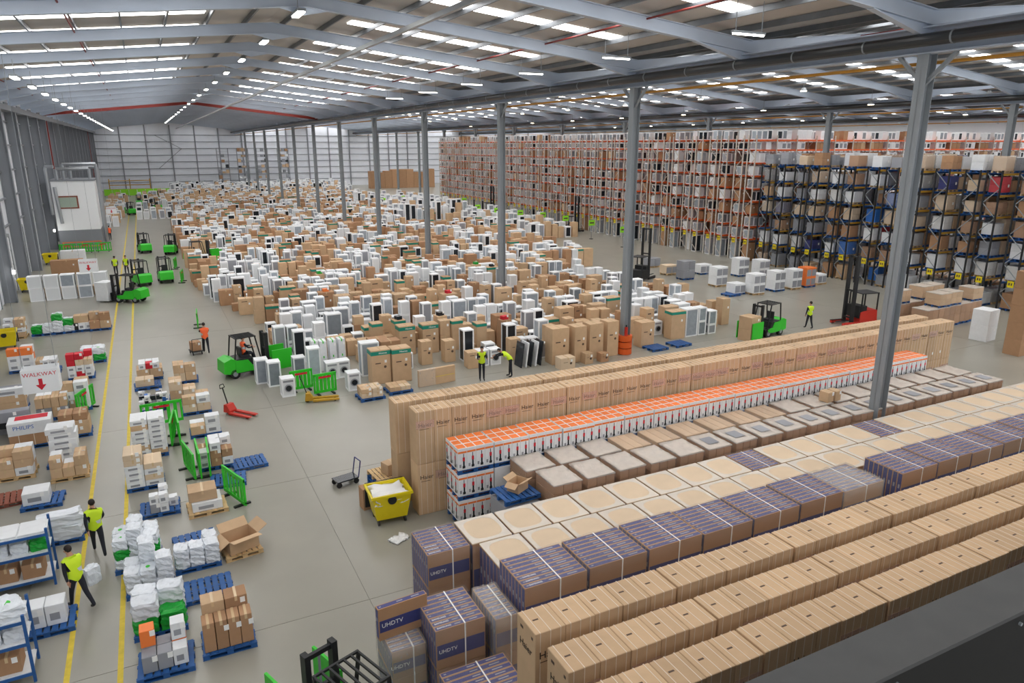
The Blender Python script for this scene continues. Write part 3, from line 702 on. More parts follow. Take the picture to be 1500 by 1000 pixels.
while y < 150:
    d = R.uniform(.62, .72) if y < 100 else R.uniform(.6, .8)
    x = left_edge(y) + R.uniform(0, .3)
    xr = right_edge(y) - R.uniform(0, .5)
    zone = 0; it = 0
    while x < xr:
        if R.random() < .06: x += R.uniform(.4, 1.3)
        # local theme so that cartons of a kind cluster
        th = math.sin(x * .55 + 1.7 * math.sin(y * .22)) + math.sin(y * .5 + x * .13) + R.uniform(-1.4, 1.4)
        brown = th > -.1
        t = R.random()
        if brown:
            w_, dd, h = ((.62, .66, .88) if t < .42 else (.62, .68, 1.75) if t < .6 else (.95, .72, 1.15) if t < .72 else (.5, .5, .55) if t < .85 else (1.05, .74, 1.72))
        else:
            w_, dd, h = ((.62, .64, .87) if t < .62 else (.62, .66, 1.78) if t < .8 else (.62, .62, .6) if t < .9 else (.95, .7, 1.75))
        if t > .72 and brown and w_ > 1 and R.random() < .45: h = 1.2
        cx, cyy = x + w_ / 2, y + R.uniform(-.12, .12)
        if clear(cx, cyy, w_, dd) and not (y > 95 and 33 < cx < 42 and y < 108) and not (44 < y < 58 and cx > 33.5) :
            where = ', sorting field row %s, %s from left' % (ordinal(row), ordinal(it))
            rz = R.uniform(-.06, .06) + (R.choice([0, 0, math.pi / 2]) if abs(w_ - dd) < .08 else 0)
            if brown:
                tealp = (w_ > 1 or h > 1.1) and R.random() < .22
                if nbr < 300:
                    nbr += 1
                    kindl = 'tall brown fridge carton' if h > 1.6 and w_ < .7 else 'mid-size brown carton' if h == .88 else 'low wide brown carton' if h < 1.3 and w_ > .9 else 'small brown carton' if h < .6 else 'large wide brown carton'
                    if tealp: kindl = 'brown teal-banded carton'
                    o = carton('carton', w_, dd, h, (cx, cyy, 0), rz, R.choice(['card', 'card', 'cardd']), kindl + where, 'carton', kindl + 's in the sorting field', tape=True, sticker=R.random() < .6)
                    if tealp: obj('teal_band', cached(('teal', w_, dd, h), lambda: MB().cb(0, 0, h - .2, w_ + .006, dd + .006, .16, 'teal').mesh('teal_band')), o)
                    elif R.random() < .6: obj('print', cached(('prt', w_, dd, h), lambda: MB().box(-w_ * .3, w_ * .1, -dd / 2 - .003, -dd / 2, h * .8, h * .84, 'ink').mesh('print')), o)
                    if h > .9 and row < 18 and R.random() < .16:
                        cm = R.choice(['bluel', 'redink', 'greend', 'dark', 'white', 'orange']); carton('small_parcel', .38, .32, .2, (cx, cyy, h + .006), rz + .2, cm, {'bluel': 'blue', 'redink': 'red', 'greend': 'green', 'dark': 'black', 'white': 'white', 'orange': 'orange'}[cm] + ' small parcel on a carton' + where, 'parcel', 'small parcels on cartons in the sorting field', tape=False)
                    if h < .9 and R.random() < .3:
                        nbr += 1; h2 = R.choice([.5, .88]); carton('carton', .6, .6, h2, (cx, cyy, h + .004), rz, 'card', 'brown carton on top of another' + where, 'carton', 'second-tier brown cartons in the sorting field')
                else:
                    sf.cb(cx, cyy, .002, w_, dd, h, R.choice(['card', 'cardd', 'cardd']))
                    if tealp: sf.cb(cx, cyy, h - .2, w_ + .006, dd + .006, .16, 'teal')
                    if h < .9 and R.random() < .25: sf.cb(cx, cyy, h + .004, .6, .6, .7, 'card')
            else:
                if nwh < 300:
                    nwh += 1
                    dr = h == .87 and R.random() < .35
                    nm = 'washing_machine' if dr else 'wrapped_appliance'
                    kl = 'white washing machine with a round door' if dr else 'tall white foam-packed fridge' if h > 1.6 else 'white foam-packed appliance' if h > .7 else 'small white foam-packed appliance'
                    appliance(nm, w_, dd, h, (cx, cyy, 0), rz, kl + where, 'washing machine' if dr else 'appliance', kl + 's in the sorting field', body='applw' if dr else R.choice(['appl', 'appl', 'applw', 'grid', 'dark']), door=dr)
                    if h < .9 and R.random() < .35:
                        nwh += 1; appliance('wrapped_appliance', .62, .64, .87, (cx, cyy, h + .003), rz, 'white appliance on top of another' + where, 'appliance', 'second-tier white appliances in the sorting field', body=R.choice(['appl', 'applw']))
                else:
                    for q in range(2 if (h < .9 and R.random() < .3) else 1):
                        z = q * (h + .004) + .002
                        sf.cb(cx, cyy, z, w_, dd, h, 'foam')
                        sf.box(cx - w_ / 2 + .09, cx + w_ / 2 - .09, cyy - dd / 2 - .006, cyy - dd / 2 + .01, z + .1, z + h - .1, R.choice(['appl', 'applw', 'grid', 'dark']))
                        sf.box(cx - w_ / 2 - .006, cx - w_ / 2 + .01, cyy - dd / 2 + .09, cyy + dd / 2 - .09, z + .1, z + h - .1, R.choice(['appl', 'applw', 'grid']))
            if h < .9 and nbr < 296 and row < 26 and R.random() < .0: pass
        it += 1
        x += w_ + R.uniform(.02, .16)
    y += d + R.uniform(.45, .85) + (R.uniform(.3, .8) if row % 6 == 5 else 0); row += 1
# far blocks of white goods, brown cartons and the clutter before the back wall
def far_block(x0, x1, y0, y1, h0, h1, p, step=1.0):
    yy = y0
    while yy < y1:
        xx = x0
        while xx < x1:
            h = R.uniform(h0, h1); m = 'card' if R.random() < p else 'foam'
            if any(abs(xx - a) < 2.4 and abs(yy - b) < 3 for a, b in ((-2.5, 140), (1.5, 147), (-1.2, 160), (3.0, 172))): xx += 1.0; continue
            sf.cb(xx, yy, .002, .8, .75, h, m)
            if m == 'foam': sf.box(xx - .3, xx + .3, yy - .385, yy - .37, .15, h - .15, R.choice(['appl', 'grid', 'dark', 'applw']))
            xx += R.uniform(.85, 1.25)
        yy += step + R.uniform(.2, .9)
far_block(3, 44, 150, 185, .8, 1.9, .45, 1.6); far_block(6, 48, 186, 208, 1.2, 2.6, .12, 1.6)
far_block(36, 47, 108, 140, 1.7, 3.0, .1, 2.2); far_block(43, 50, 80, 106, 1.2, 2.4, .25, 2.6); far_block(-1.2, 4, 130, 196, .8, 1.6, .3, 2.4); far_block(-6.5, -3.4, 120, 185, .7, 1.5, .5, 2.6)
obj('distant_goods', sf.mesh('distant_goods'), None, label='distant jumble of white appliances and brown cartons filling the floor', cat='goods', kind='stuff')
for i in range(9): carton('carton_stack_block', 2.0, 2.2, R.choice([4.2, 4.6, 5.0]), (56 + 2.06 * i, 196, 0), 0, 'cardd', 'tall block of brown cartons near the back wall, %s from the left' % ordinal(i), 'carton stack', 'brown blocks near the back wall', tape=False, sticker=False)
# tall shelving against the back wall
for i, x in enumerate((19.5, 24.5, 29.5, 35.0)):
    o = empty('shelf_rack', (x, 209.5, 0), 0, 'tall grey shelf rack of small goods by the back wall, %s from the left' % ordinal(i), 'racking')
    for a in (-1.4, 1.4): obj('upright_frame', frame_mesh(10.6, 1.05, 'cladd', 'cladd'), o, (a, 0, 0))
    for k in range(7):
        part('shelf', lambda: MB().box(-1.4, 1.4, -.5, .5, -.05, 0, 'cladd'), 'shf', o, (0, 0, 1.4 * (k + 1)))
        for q in range(3):
            if R.random() < .7: obj('goods_box', box_mesh(.75, .7, R.choice([.5, .7, .9]), R.choice(['dark', 'card', 'grid', 'white', 'cardd'])), o, (-.9 + .9 * q, 0, 1.4 * (k + 1)))
# ------------------------------------------------------------------ goods on pallets along the walkway
def bag_mesh(i, m):
    def fn():
        r = random.Random(50 + i); bm = bmesh.new(); bmesh.ops.create_cube(bm, size=1)
        bmesh.ops.subdivide_edges(bm, edges=bm.edges[:], cuts=5, use_grid_fill=True)
        ph = [r.uniform(0, 6) for _ in range(6)]
        for v in bm.verts:
            c = v.co.copy(); q = 1 - .06 * (abs(c.x * 2) ** 3 * abs(c.y * 2) ** 3 + abs(c.z * 2) ** 3 * max(abs(c.x * 2), abs(c.y * 2)) ** 3)
            wv = .06 * math.sin(9 * c.x + ph[0]) * math.cos(8 * c.y + ph[1]) + .05 * math.sin(11 * c.z + 5 * c.x + ph[2])
            v.co = Vector((c.x * q * (1 + wv) + r.uniform(-.035, .035), c.y * q * (1 + wv) + r.uniform(-.035, .035), (c.z + .5) * (1 + .6 * wv) + (r.uniform(-.015, .03) if c.z > -.4 else 0)))
            if v.co.z < 0 or c.z <= -.5: v.co.z = 0
        me = bpy.data.meshes.new('bag'); bm.to_mesh(me); bm.free(); me.materials.append(M[m])
        for p in me.polygons: p.use_smooth = False
        return me
    return cached(('bag', i, m), fn)
def bag(x, y, z, sx, sy, sz, rz, m, label, group, i=0):
    o = obj('parcel_bag', bag_mesh(i % 5, m), None, (x, y, z), rz, None, label, 'bag', group); o.scale = (sx, sy, sz)
    if m == 'bag' and i % 3 == 0: obj('logo_print', cached('baglogo', lambda: MB().cyl((0, 0, .99), (0, 0, 1.0), .14, 'green', 14).mesh('logo_print')), o, (0, 0, .012))
    return o
def at_front(px, py): 
    x, y = ground(px, py); return x, y + .5
def grid_load(x, y, z, specs, label, group, rz=0.):
    # specs: (dx,dy,z,sx,sy,sz,mat)
    CW = dict(card='brown', cardd='dark brown', cardl='pale brown', white='white', grid='grey', black='black', orange='orange', redink='red', bluel='blue', dark='dark')
    zs = sorted(set(round(q[2], 1) for q in specs)); seen = {}
    for i, (dx, dy, dz, sx, sy, sz, m) in enumerate(specs):
        lay = ordinal(zs.index(round(dz, 1)))
        pos = ('front' if dy < -.05 else 'rear' if dy > .05 else 'middle') + ' ' + ('left' if dx < -.05 else 'right' if dx > .05 else 'centre')
        label = '%s box, %s layer %s, pallet %s' % (CW.get(m, 'brown').capitalize(), lay, pos, group[20:])
        seen[label] = seen.get(label, 0) + 1
        if seen[label] > 1: label = label.replace(' layer ', ' ').replace(', pallet ', ', %s along, ' % ordinal(seen[label] - 1))
        o = carton('parcel_box', sx, sy, sz, (x + dx, y + dy, z + dz), rz + R.uniform(-.012, .012), m, label, 'carton', group, tape=m in ('card', 'cardd', 'cardl'), sticker=R.random() < .6)
        if m == 'white': obj('print', cached(('wprt', round(sx, 2), round(sy, 2), round(sz, 2)), lambda: MB().box(-sx * .3, sx * .2, -sy / 2 - .003, -sy / 2, sz * .25, sz * .6, 'grid').mesh('print')), o)
def stacks(w_, d, h, nx, ny, nz, ms, jit=.0, x0=0., y0=0., z0=0.):
    out = []
    for a in range(nx):
        for b in range(ny):
            nn = nz if isinstance(nz, int) else R.randint(*nz)
            for c in range(nn): out.append((x0 + (a - (nx - 1) / 2) * (w_ + .015) + R.uniform(-jit, jit), y0 + (b - (ny - 1) / 2) * (d + .015) + R.uniform(-jit, jit), z0 + c * (h + .004), w_, d, h, R.choice(ms)))
    return out
T_ = .145
LEFT = [  # name of spot, front-bottom pixel, pallet colour, stack specs
 ('by the left wall, first in its row', (23, 497), 'wood', stacks(.55, .45, .26, 2, 2, (3, 5), ['white', 'card', 'white'])),
 ('fourth by the left wall', (121, 486), 'blue', stacks(.38, .45, .42, 3, 2, 1, ['grid', 'black', 'white']) + [(0, 0, .43, .8, .7, .45, 'card')]),
 ('last in the row by the left wall', (148, 484), 'blue', stacks(.58, .47, .5, 2, 2, (1, 2), ['card', 'cardd'])),
 ('before the left-edge yellow bin', (33, 546), 'blue', stacks(.55, .45, .38, 2, 2, (2, 3), ['white', 'orange', 'white', 'redink'])),
 ('behind the nearer walkway sign with grey slats', (70, 548), 'blue', stacks(.3, .9, .3, 3, 1, (2, 3), ['grid', 'white', 'card'])),
 ('right of the nearer walkway sign', (120, 556), 'blue', stacks(.36, .48, .3, 3, 2, (3, 4), ['white', 'white', 'redink', 'cardl'])),
 ('left of the nearer walkway sign', (18, 605), 'blue', stacks(1.15, .3, .32, 1, 3, (2, 3), ['card', 'white', 'grid'])),
 ('under the nearer walkway sign', (79, 616), 'blue', stacks(.28, .48, .45, 4, 2, 2, ['card', 'white', 'grid'])),
 ('beside the small green barrier under the sign', (113, 603), 'blue', stacks(.55, .46, .4, 2, 2, (2, 3), ['white', 'card', 'white'])),
 ('behind the blue-lettered box', (111, 642), 'blue', stacks(1.1, .9, .28, 1, 1, 2, ['card']) + stacks(.5, .4, .3, 2, 2, 1, ['cardd'], z0=.58)),
 ('with a tall pile of white boxes', (97, 684), 'blue', stacks(.9, .75, .22, 1, 1, 6, ['white'], .05)),
 ('with low brown and white boxes', (103, 704), 'wood', stacks(.36, .45, .36, 3, 2, (1, 2), ['card', 'white', 'card'])),
 ('at the left edge with brown boxes', (24, 704), 'wood', stacks(.55, .45, .3, 2, 2, (2, 3), ['card', 'cardd', 'white'])),
 ('with one big white box', (62, 746), 'blue', [(-.15, 0, 0, .75, .7, .42, 'white')]),
 ('with two printed white boxes', (69, 934), 'blue', stacks(.42, .5, .55, 2, 1, 1, ['white'])),
 ('right of the walkway, farthest', (221, 557), 'blue', stacks(.58, .48, .45, 2, 2, 1, ['card']) + stacks(.3, .45, .3, 3, 2, 1, ['white', 'redink', 'white'], z0=.455)),
 ('right of the walkway with one brown box', (217, 571), 'blue', [(-.1, 0, 0, .8, .7, .35, 'cardl')]),
 ('right of the walkway with small grey boxes', (227, 603), 'blue', stacks(.22, .24, .2, 5, 4, (1, 3), ['grid', 'white', 'bluel', 'dark', 'white'])),
 ('with brown boxes, farthest of the brown piles', (273, 562), 'blue', stacks(.5, .45, .42, 2, 2, (1, 2), ['card', 'cardl'])),
 ('with brown boxes, middle of the brown piles', (270, 588), 'blue', stacks(.55, .46, .42, 2, 2, (1, 2), ['card', 'cardl'])),
 ('with brown boxes, nearest of the brown piles', (290, 607), 'blue', stacks(.55, .46, .35, 2, 2, (1, 2), ['card', 'cardl', 'white'])),
 ('in front of the long green barrier', (223, 671), 'blue', stacks(.57, .95, .2, 2, 1, (7, 8), ['white', 'white', 'white', 'card'])),
 ('behind the leaning green barriers', (303, 640), 'blue', stacks(.55, .46, .36, 2, 2, (1, 3), ['card', 'white', 'card'])),
 ('beside the lone empty blue pallet', (319, 688), 'blue', stacks(.37, .46, .3, 3, 2, (2, 4), ['card', 'white', 'cardd', 'white'])),
 ('with flat white boxes right of the walkway', (215, 718), 'blue', stacks(.57, .95, .2, 2, 1, (4, 6), ['white', 'white', 'cardl'])),
 ('beside the nearest green barrier', (306, 755), 'wood', stacks(.9, .8, .3, 1, 1, 1, ['white']) + [(-.1, .05, .31, .85, .7, .35, 'card')]),
 ('with small white boxes behind the bag piles', (236, 757), 'blue', stacks(.26, .3, .3, 4, 3, (0, 2), ['white', 'grid', 'white'])),
 ('nearest with tall brown boxes', (339, 958), 'blue', stacks(.26, .42, .75, 4, 1, 1, ['card', 'cardd'], y0=-.2) + stacks(.5, .45, .5, 2, 1, 2, ['card', 'cardd'], y0=.25) ),
 ('nearest with orange and white boxes', (246, 993), 'blue', stacks(.3, .34, .42, 3, 2, (1, 2), ['white', 'white', 'orange', 'grid'])),
]
for nm, (px, py), pc, spec in LEFT:
    x, y = at_front(px, py)
    pallet(x, y, R.uniform(-.05, .05), 0, pc, '%s pallet %s' % ('wooden' if pc == 'wood' else 'blue', nm))
    grid_load(x, y, T_, spec, 'box on the pallet ' + nm, 'boxes on the pallet ' + nm)
# bag piles
BAGS = [('low bag pile by the left wall', (63, 492), 2, 2, (1, 1), .45, .3), ('tall bag pile by the left wall', (94, 489), 2, 2, (2, 3), .38, .35), ('bag pile beside the yellow line behind the sign', (138, 532), 2, 2, (2, 2), .35, .3),
 ('bag on the small pallet by the packing bench', (92, 798), 1, 2, (1, 2), .4, .2), ('large bag pile right of the walkway, farther one', (205, 836), 3, 2, (3, 4), .3, .12), ('large bag pile right of the walkway, nearer one', (222, 872), 3, 2, (2, 4), .3, .12),
 ('small white bag pile between the empty blue pallets', (292, 836), 3, 2, (1, 2), .3, .0), ('bag pile with the bright green bag in front', (238, 932), 2, 2, (1, 2), .42, .3)]
for nm, (px, py), nx, ny, nz, h, pg in BAGS:
    x, y = at_front(px, py)
    pallet(x, y, R.uniform(-.04, .04), 0, 'blue', 'blue pallet under the ' + nm)
    ii = 0
    for a in range(nx):
        for b in range(ny):
            for c in range(R.randint(*nz)):
                m = 'greend' if R.random() < pg else 'bag'; ii += 1
                bag(x + (a - (nx - 1) / 2) * 1.14 / nx, y + (b - (ny - 1) / 2) * .95 / ny, T_ + c * h * .94, 1.16 / nx, .97 / ny, h, R.uniform(-.12, .12), m, '%s bag, %s layer %s %s, %s' % ('Green' if m == 'greend' else 'Grey', ordinal(c), 'rear' if b else 'front', {1: ['centre'], 2: ['left', 'right'], 3: ['left', 'centre', 'right']}[nx][a], nm), ('green' if m == 'greend' else 'grey') + ' bags of the ' + nm, ii)
# the big white, blue-lettered and brown box
x, y = at_front(48, 657); pallet(x, y, .04, 0, 'blue', 'blue pallet under the blue-lettered box', sx=1.5)
o = empty('lettered_carton', (x, y, T_), .04, 'large white and brown carton with blue PHILIPS lettering and red top print', 'carton')
obj('body', box_mesh(1.45, .95, .95, 'cardd'), o); obj('printed_sleeve', box_mesh(1.46, .96, .5, 'white'), o, (0, 0, .46))
obj('lettering', text_mesh('PHILIPS', .22, 'bluel'), o, (-.2, -.486, .76), rot=FRONT)
obj('top_print', MB().box(-.5, .6, -.1, .4, .962, .966, 'redink').mesh('top_print'), o)
for s in (-.4, .1, .5): part('strap', lambda: MB().box(-.012, .012, -.487, -.48, 0, .46, 'strap'), 'pstrap', o, (s, 0, 0))
# long wrapped black and silver packs at the left edge
for i in range(3):
    x, y = ground(14, 640 + 8 * i)
    carton('long_pack', 1.7, .45, .42, (x - .1, y + .6 + .1 * i, .0 + .43 * i), .05, ['grid', 'dark', 'grid'][i], '%s long black and silver wrapped pack at the left edge' % ['bottom', 'middle', 'top'][i], 'carton', None, tape=False)
    
# empty pallets
for i, (px, py, m, l) in enumerate(((368, 688, 'blue', 'empty blue pallet alone on the open floor'), (337, 714, 'blue', 'empty blue pallet beside the leaning green barriers'), (289, 808, 'blue', 'empty blue pallet behind the white bags'), (309, 880, 'blue', 'empty blue pallet in front of the white bags'), (8, 744, 'woodr', 'red-brown empty pallet at the left edge'), (1077, 434, 'blue', 'empty blue pallet lying on the open floor by the white cartons'), (968, 514, 'blue', 'tilted empty blue pallet behind the long carton row, left one'), (1002, 508, 'blue', 'tilted empty blue pallet behind the long carton row, right one'))):
    x, y = at_front(px, py); pallet(x, y, R.uniform(-.1, .1), 0, m, l)
# cardboard heap on a wooden pallet
x, y = at_front(356, 818); pallet(x, y, .15, 0, 'wood', 'wooden pallet under the open cardboard box', sx=1.05)
o = empty('open_carton', (x, y, T_), .3, 'big open brown box with folded cardboard on a wooden pallet', 'carton')
def obig():
    b = MB(); b.box(-.42, .42, -.34, .34, 0, .02, 'cardd')
    for s in (-1, 1): b.box(s * .42 - .008, s * .42 + .008, -.34, .34, 0, .42, 'card'); b.box(-.42, .42, s * .34 - .008, s * .34 + .008, 0, .42, 'card')
    return b
obj('body', obig().mesh('body'), o)
for s in (-1, 1):
    obj('flap', MB().box(-.42, .42, 0, .3, -.006, .006, 'card').mesh('flap'), o, (0, s * .34, .42), rot=(.7 if s > 0 else math.pi - .2, 0, 0))
    obj('flap', MB().box(0, .34, -.33, .33, -.006, .006, 'card').mesh('flap'), o, (s * .42, 0, .42), rot=(0, -.5 if s > 0 else math.pi - .5, 0))
# packing benches with blue frames at the left edge
for i, (px, py, l) in enumerate(((81, 857, 'blue-framed packing bench with a green bag and brown boxes below'), (51, 1000, 'blue-framed packing bench heaped with pale bags at the lower left corner'))):
    x, y = ground(px, py)
    o = empty('packing_bench', (x - 1.0, y + .45, 0), .03, l, 'bench')
    for a in (-1, 1):
        for b in (-1, 1): part('leg', lambda: MB().box(-.03, .03, -.03, .03, 0, 1.7, 'blue'), 'bleg', o, (a * 1.0, b * .42, 0))
    for z in (.25, 1.0, 1.55):
        part('shelf', lambda: MB().box(-1.0, 1.0, -.42, .42, 0, .025, 'white'), 'bshelf', o, (0, 0, z))
        for b in (-1, 1): part('rail', lambda: MB().box(-1.0, 1.0, -.025, .025, -.07, 0, 'blue'), 'brail', o, (0, b * .42, z))
    for q in range(4):
        bag(x - 1.6 + .45 * q, y + .45, 1.025, .42, .6, .3, .1, 'greend' if (i == 0 and q == 3) else 'bag', ('green parcel bag on the farther packing bench' if (i == 0 and q == 3) else 'pale parcel bag on the %s packing bench, %s from left' % ('nearer' if i else 'farther', ordinal(q))), 'bags on the %s packing bench%s' % ('nearer' if i else 'farther', ' green' if (i == 0 and q == 3) else ''), q)
    for q in range(2): carton('carton', .5, .55, .42, (x - .45 - .6 * q, y + .42, .275), 0, 'cardd', 'brown carton low in the %s packing bench, %s' % ('nearer' if i else 'farther', ['right', 'left'][q]), 'carton')
    for q in range(3):
        if i: bag(x - 1.5 + .6 * q, y + .45, 1.575, .55, .7, .28, .2 * q, 'bag', 'pale parcel bag on top of the nearer packing bench, %s from left' % ordinal(q), 'bags on top of the nearer bench', q + 1)
        else: obj('flat_pack', box_mesh(.6, .78, .05, 'white'), None, (x - 1.6 + .63 * q, y + .45, 1.576), .02, None, 'flat white pack on top of the farther packing bench, %s' % ['left', 'middle', 'right'][q], 'carton')
# ------------------------------------------------------------------ stacked goods near the left wall and office (middle distance)
for i in range(5):
    x, y = ground(55 + i * 24, 442 - i * 2)
    for t in range(2):
        appliance('wrapped_appliance', .95, .8, .95, (x, y + .5, t * .955), R.uniform(-.08, .08), 'white foam-packed appliance in the row by the left wall doors, %s from the left, %s' % (ordinal(i), 'upper' if t else 'lower'), 'appliance', None, body=R.choice(['appl', 'applw']))
    carton('carton', .9, .7, .7, (x + .1, y + 1.6, 0), 0, 'card', 'brown carton behind the row of white appliances, %s from the left' % ordinal(i), 'carton')
x, y = ground(100, 402); carton('long_carton', 2.6, 1.0, 1.3, (x, y + .6, 0), 0, 'cardd', 'long brown carton behind the farther walkway sign', 'carton')
x, y = ground(108, 383); carton('long_carton', 2.2, 1.0, 1.1, (x, y + .6, 0), 0, 'white', 'long white carton beside the white office block', 'carton')
# ------------------------------------------------------------------ explicit big items at the near edge of the field
def big(px, py, sx, sy, h, m, label, band=False, letters=None, rz=0., nb=1):
    x, y = ground(px, py)
    o = carton('large_carton', sx, sy, h, (x, y + sy / 2, 0), rz, m, label, 'carton')
    if band: obj('teal_band', MB().cb(0, 0, h - .26, sx + .006, sy + .006, .2, 'teal').mesh('teal_band'), o)
    if band: obj('lettering', text_mesh('Hisense', .13, 'label'), o, (.1, -sy / 2 - .006, h - .16), rot=FRONT)
    obj('print', cached(('bprt', sx, sy, h), lambda: MB().box(-sx * .3, -sx * .02, -sy / 2 - .003, -sy / 2, h * .6, h * .63, 'ink').mesh('print')), o)
    obj('mark', cached(('bmk', sx, sy, h), lambda: MB().cyl((sx * .2, -sy / 2 - .003, h * .5), (sx * .2, -sy / 2, h * .5), .07, 'ink', 10).mesh('mark')), o)
    return o
big(560, 562, .98, .75, 1.75, 'card', 'large brown carton with a teal band at the field edge, left of the pair', True)
big(590, 559, .98, .75, 1.75, 'card', 'large brown carton with a teal band at the field edge, right of the pair', True)
big(598, 520, .95, .75, 1.7, 'card', 'large brown carton with a teal band behind the front pair, left one', True)
big(632, 517, .95, .75, 1.7, 'card', 'large brown carton with a teal band behind the front pair, middle one', True)
big(626, 534, .62, .6, 1.3, 'card', 'brown carton with a blue round mark beside the teal-banded pair')
big(660, 530, .62, .6, 1.2, 'card', 'plain brown carton right of the blue-marked one')
big(755, 527, .62, .6, 1.2, 'card', 'brown carton with a blue mark beside the leaning white panels')
big(821, 533, 1.05, .8, 2.0, 'card', 'large brown carton left of the grey column, first of four')
big(850, 530, .75, .8, 2.0, 'card', 'large brown carton left of the grey column, second of four')
big(873, 525, .9, .8, 2.0, 'card', 'large brown carton left of the grey column, third of four')
big(897, 521, .75, .8, 2.0, 'card', 'large brown carton left of the grey column, fourth of four')
big(832, 541, .9, .6, .65, 'cardl', 'low brown box heaped with white packing before the large cartons')
big(863, 533, .5, .5, .6, 'card', 'small brown box before the large cartons'); big(886, 530, .5, .45, .5, 'cardd', 'smaller brown box before the large cartons')
big(948, 508, .95, .75, 1.5, 'card', 'large brown carton right of the grey column')
for i in range(5):   # leaning white panels
    x, y = ground(765 + i * 7, 540 - i)
    obj('leaning_panel', box_mesh(.07, .8, 1.35, 'foam' if i % 2 else 'dark'), None, (x, y + .5, 0.0), rot=(0, .13, 0), label='%s of the leaning white and dark panels at the field edge' % ordinal(i).capitalize(), cat='panel')
x, y = ground(640, 562); o = obj('panel_carton', box_mesh(2.0, .16, .85, 'card'), None, (x, y, 0), .1, None, 'long flat brown carton wrapped in film standing at the field edge', 'carton')
obj('film', MB().cb(-.55, 0, 0, .9, .18, .86, 'film2').mesh('film'), o); obj('stripe', MB().box(-.1, .95, -.085, -.08, .4, .42, 'yellow').mesh('stripe'), o)
for i, (px, py, kind) in enumerate(((386, 562, 0), (404, 566, 0), (424, 581, 1), (488, 556, 1), (505, 553, 1), (520, 572, 1), (440, 548, 0), (466, 545, 2), (478, 545, 2), (492, 543, 2), (505, 541, 2))):
    x, y = ground(px, py)
    if kind == 2:
        for t in range(2): carton('green_white_carton', .35, .6, .8, (x, y + .6, t * .803), 0, 'white', 'white and pale green carton at the field edge, %s pile, %s' % (ordinal(i - 7), 'upper' if t else 'lower'), 'carton', tm='green')
    else: appliance('wrapped_appliance' if kind == 0 else 'washing_machine', .62, .62, 1.25 if kind == 0 and i < 2 else .9, (x, y + .3, 0), 0, 'white foam-packed %s at the near field edge, %s from the left' % ('appliance' if kind == 0 else 'washing machine', ordinal(i)), 'appliance' if kind == 0 else 'washing machine', None, body='appl' if kind == 0 else 'applw', door=kind == 1)
for i, (px, py) in enumerate(((547, 587), (588, 577))):
    x, y = at_front(px, py); pallet(x, y, .05, 0, 'blue', 'blue pallet of low brown boxes at the field edge, %s' % ['left', 'right'][i]); grid_load(x, y, T_, stacks(.5, .42, .22, 2, 2, (1, 2), ['card', 'cardl']), '', 'boxes on the pallet at the field edge, %s one' % ['left', 'right'][i])
# grey-white wrapped cartons on the open floor before the blue racks
for i, (px, py, sx, m, t) in enumerate(((1058, 420, 1.2, 'white', 2), (1085, 432, 1.1, 'white', 1), (1113, 432, 1.2, 'white', 2), (1143, 427, 1.1, 'white', 2), (1168, 424, 1.1, 'white', 2), (1188, 421, 1.1, 'orange', 2), (1205, 417, 1.0, 'white', 1), (1010, 410, 1.3, 'grid', 2), (985, 403, 1.3, 'cardl', 1), (1035, 402, 1.3, 'white', 1), (960, 392, 1.3, 'grid', 1), (1090, 405, 1.2, 'white', 2), (1120, 408, 1.2, 'white', 2))):
    x, y = ground(px, py)
    pl = pallet(x, y + .6, 0, 0, 'blue' if i % 2 else 'wood', '%s pallet under the wrapped cartons on the open floor, %s from the left front' % ('blue' if i % 2 else 'wooden', ordinal(i)))
    for q in range(t):
        for e in range(2):
            o = carton('wrapped_carton', sx / 2 - .01, 1.0, .75, (x + (e - .5) * sx / 2, y + .6, T_ + .755 * q), 0, m, 'film-wrapped carton on the open floor, %s pallet, %s %s' % (ordinal(i), 'upper' if q else 'lower', ['left', 'right'][e]), 'carton', None, tape=False)
            obj('film', cached(('wfilm', sx), lambda: MB().box(-sx / 4 + .03, sx / 4 - .03, -.505, -.5, .06, .6, 'grid').mesh('film')), o)
for i in range(10):   # brown wrapped loads in front of the blue racks at right
    x, y = 44.0 + (i % 5) * 1.3, 28.3 + (i // 5) * 2.0 + (i % 5) * .1
    wrapped_load(x, y, 0, 1.15, 1.1, 1.35, 'brown film-wrapped load before the blue racks, %s row, %s from the left' % (['near', 'far'][i // 5], ordinal(i % 5)), None, m='cardd', nx=2, nz=2)
    if i % 3: wrapped_load(x, y, 1.36, 1.1, 1.05, .9, 'upper brown film-wrapped load before the blue racks, %s row, %s from the left' % (['near', 'far'][i // 5], ordinal(i % 5)), None, m='card', nx=2, nz=2)
for t in range(2): carton('white_carton_block', 1.15, 1.0, .95, (44.8, 25.0, .96 * t), .1, 'white', 'white carton block left of the tall brown stack, %s' % ('upper' if t else 'lower'), 'carton', None, tape=False)
for a in range(3):
    for t in range(5): carton('stacked_carton', .8, .9, .95, (43.2 + .82 * a, 22.2, .953 * t), 0, 'cardd', 'brown carton of the tall stack at the right edge, %s column, %s tier' % (ordinal(a), ordinal(t)), 'carton')
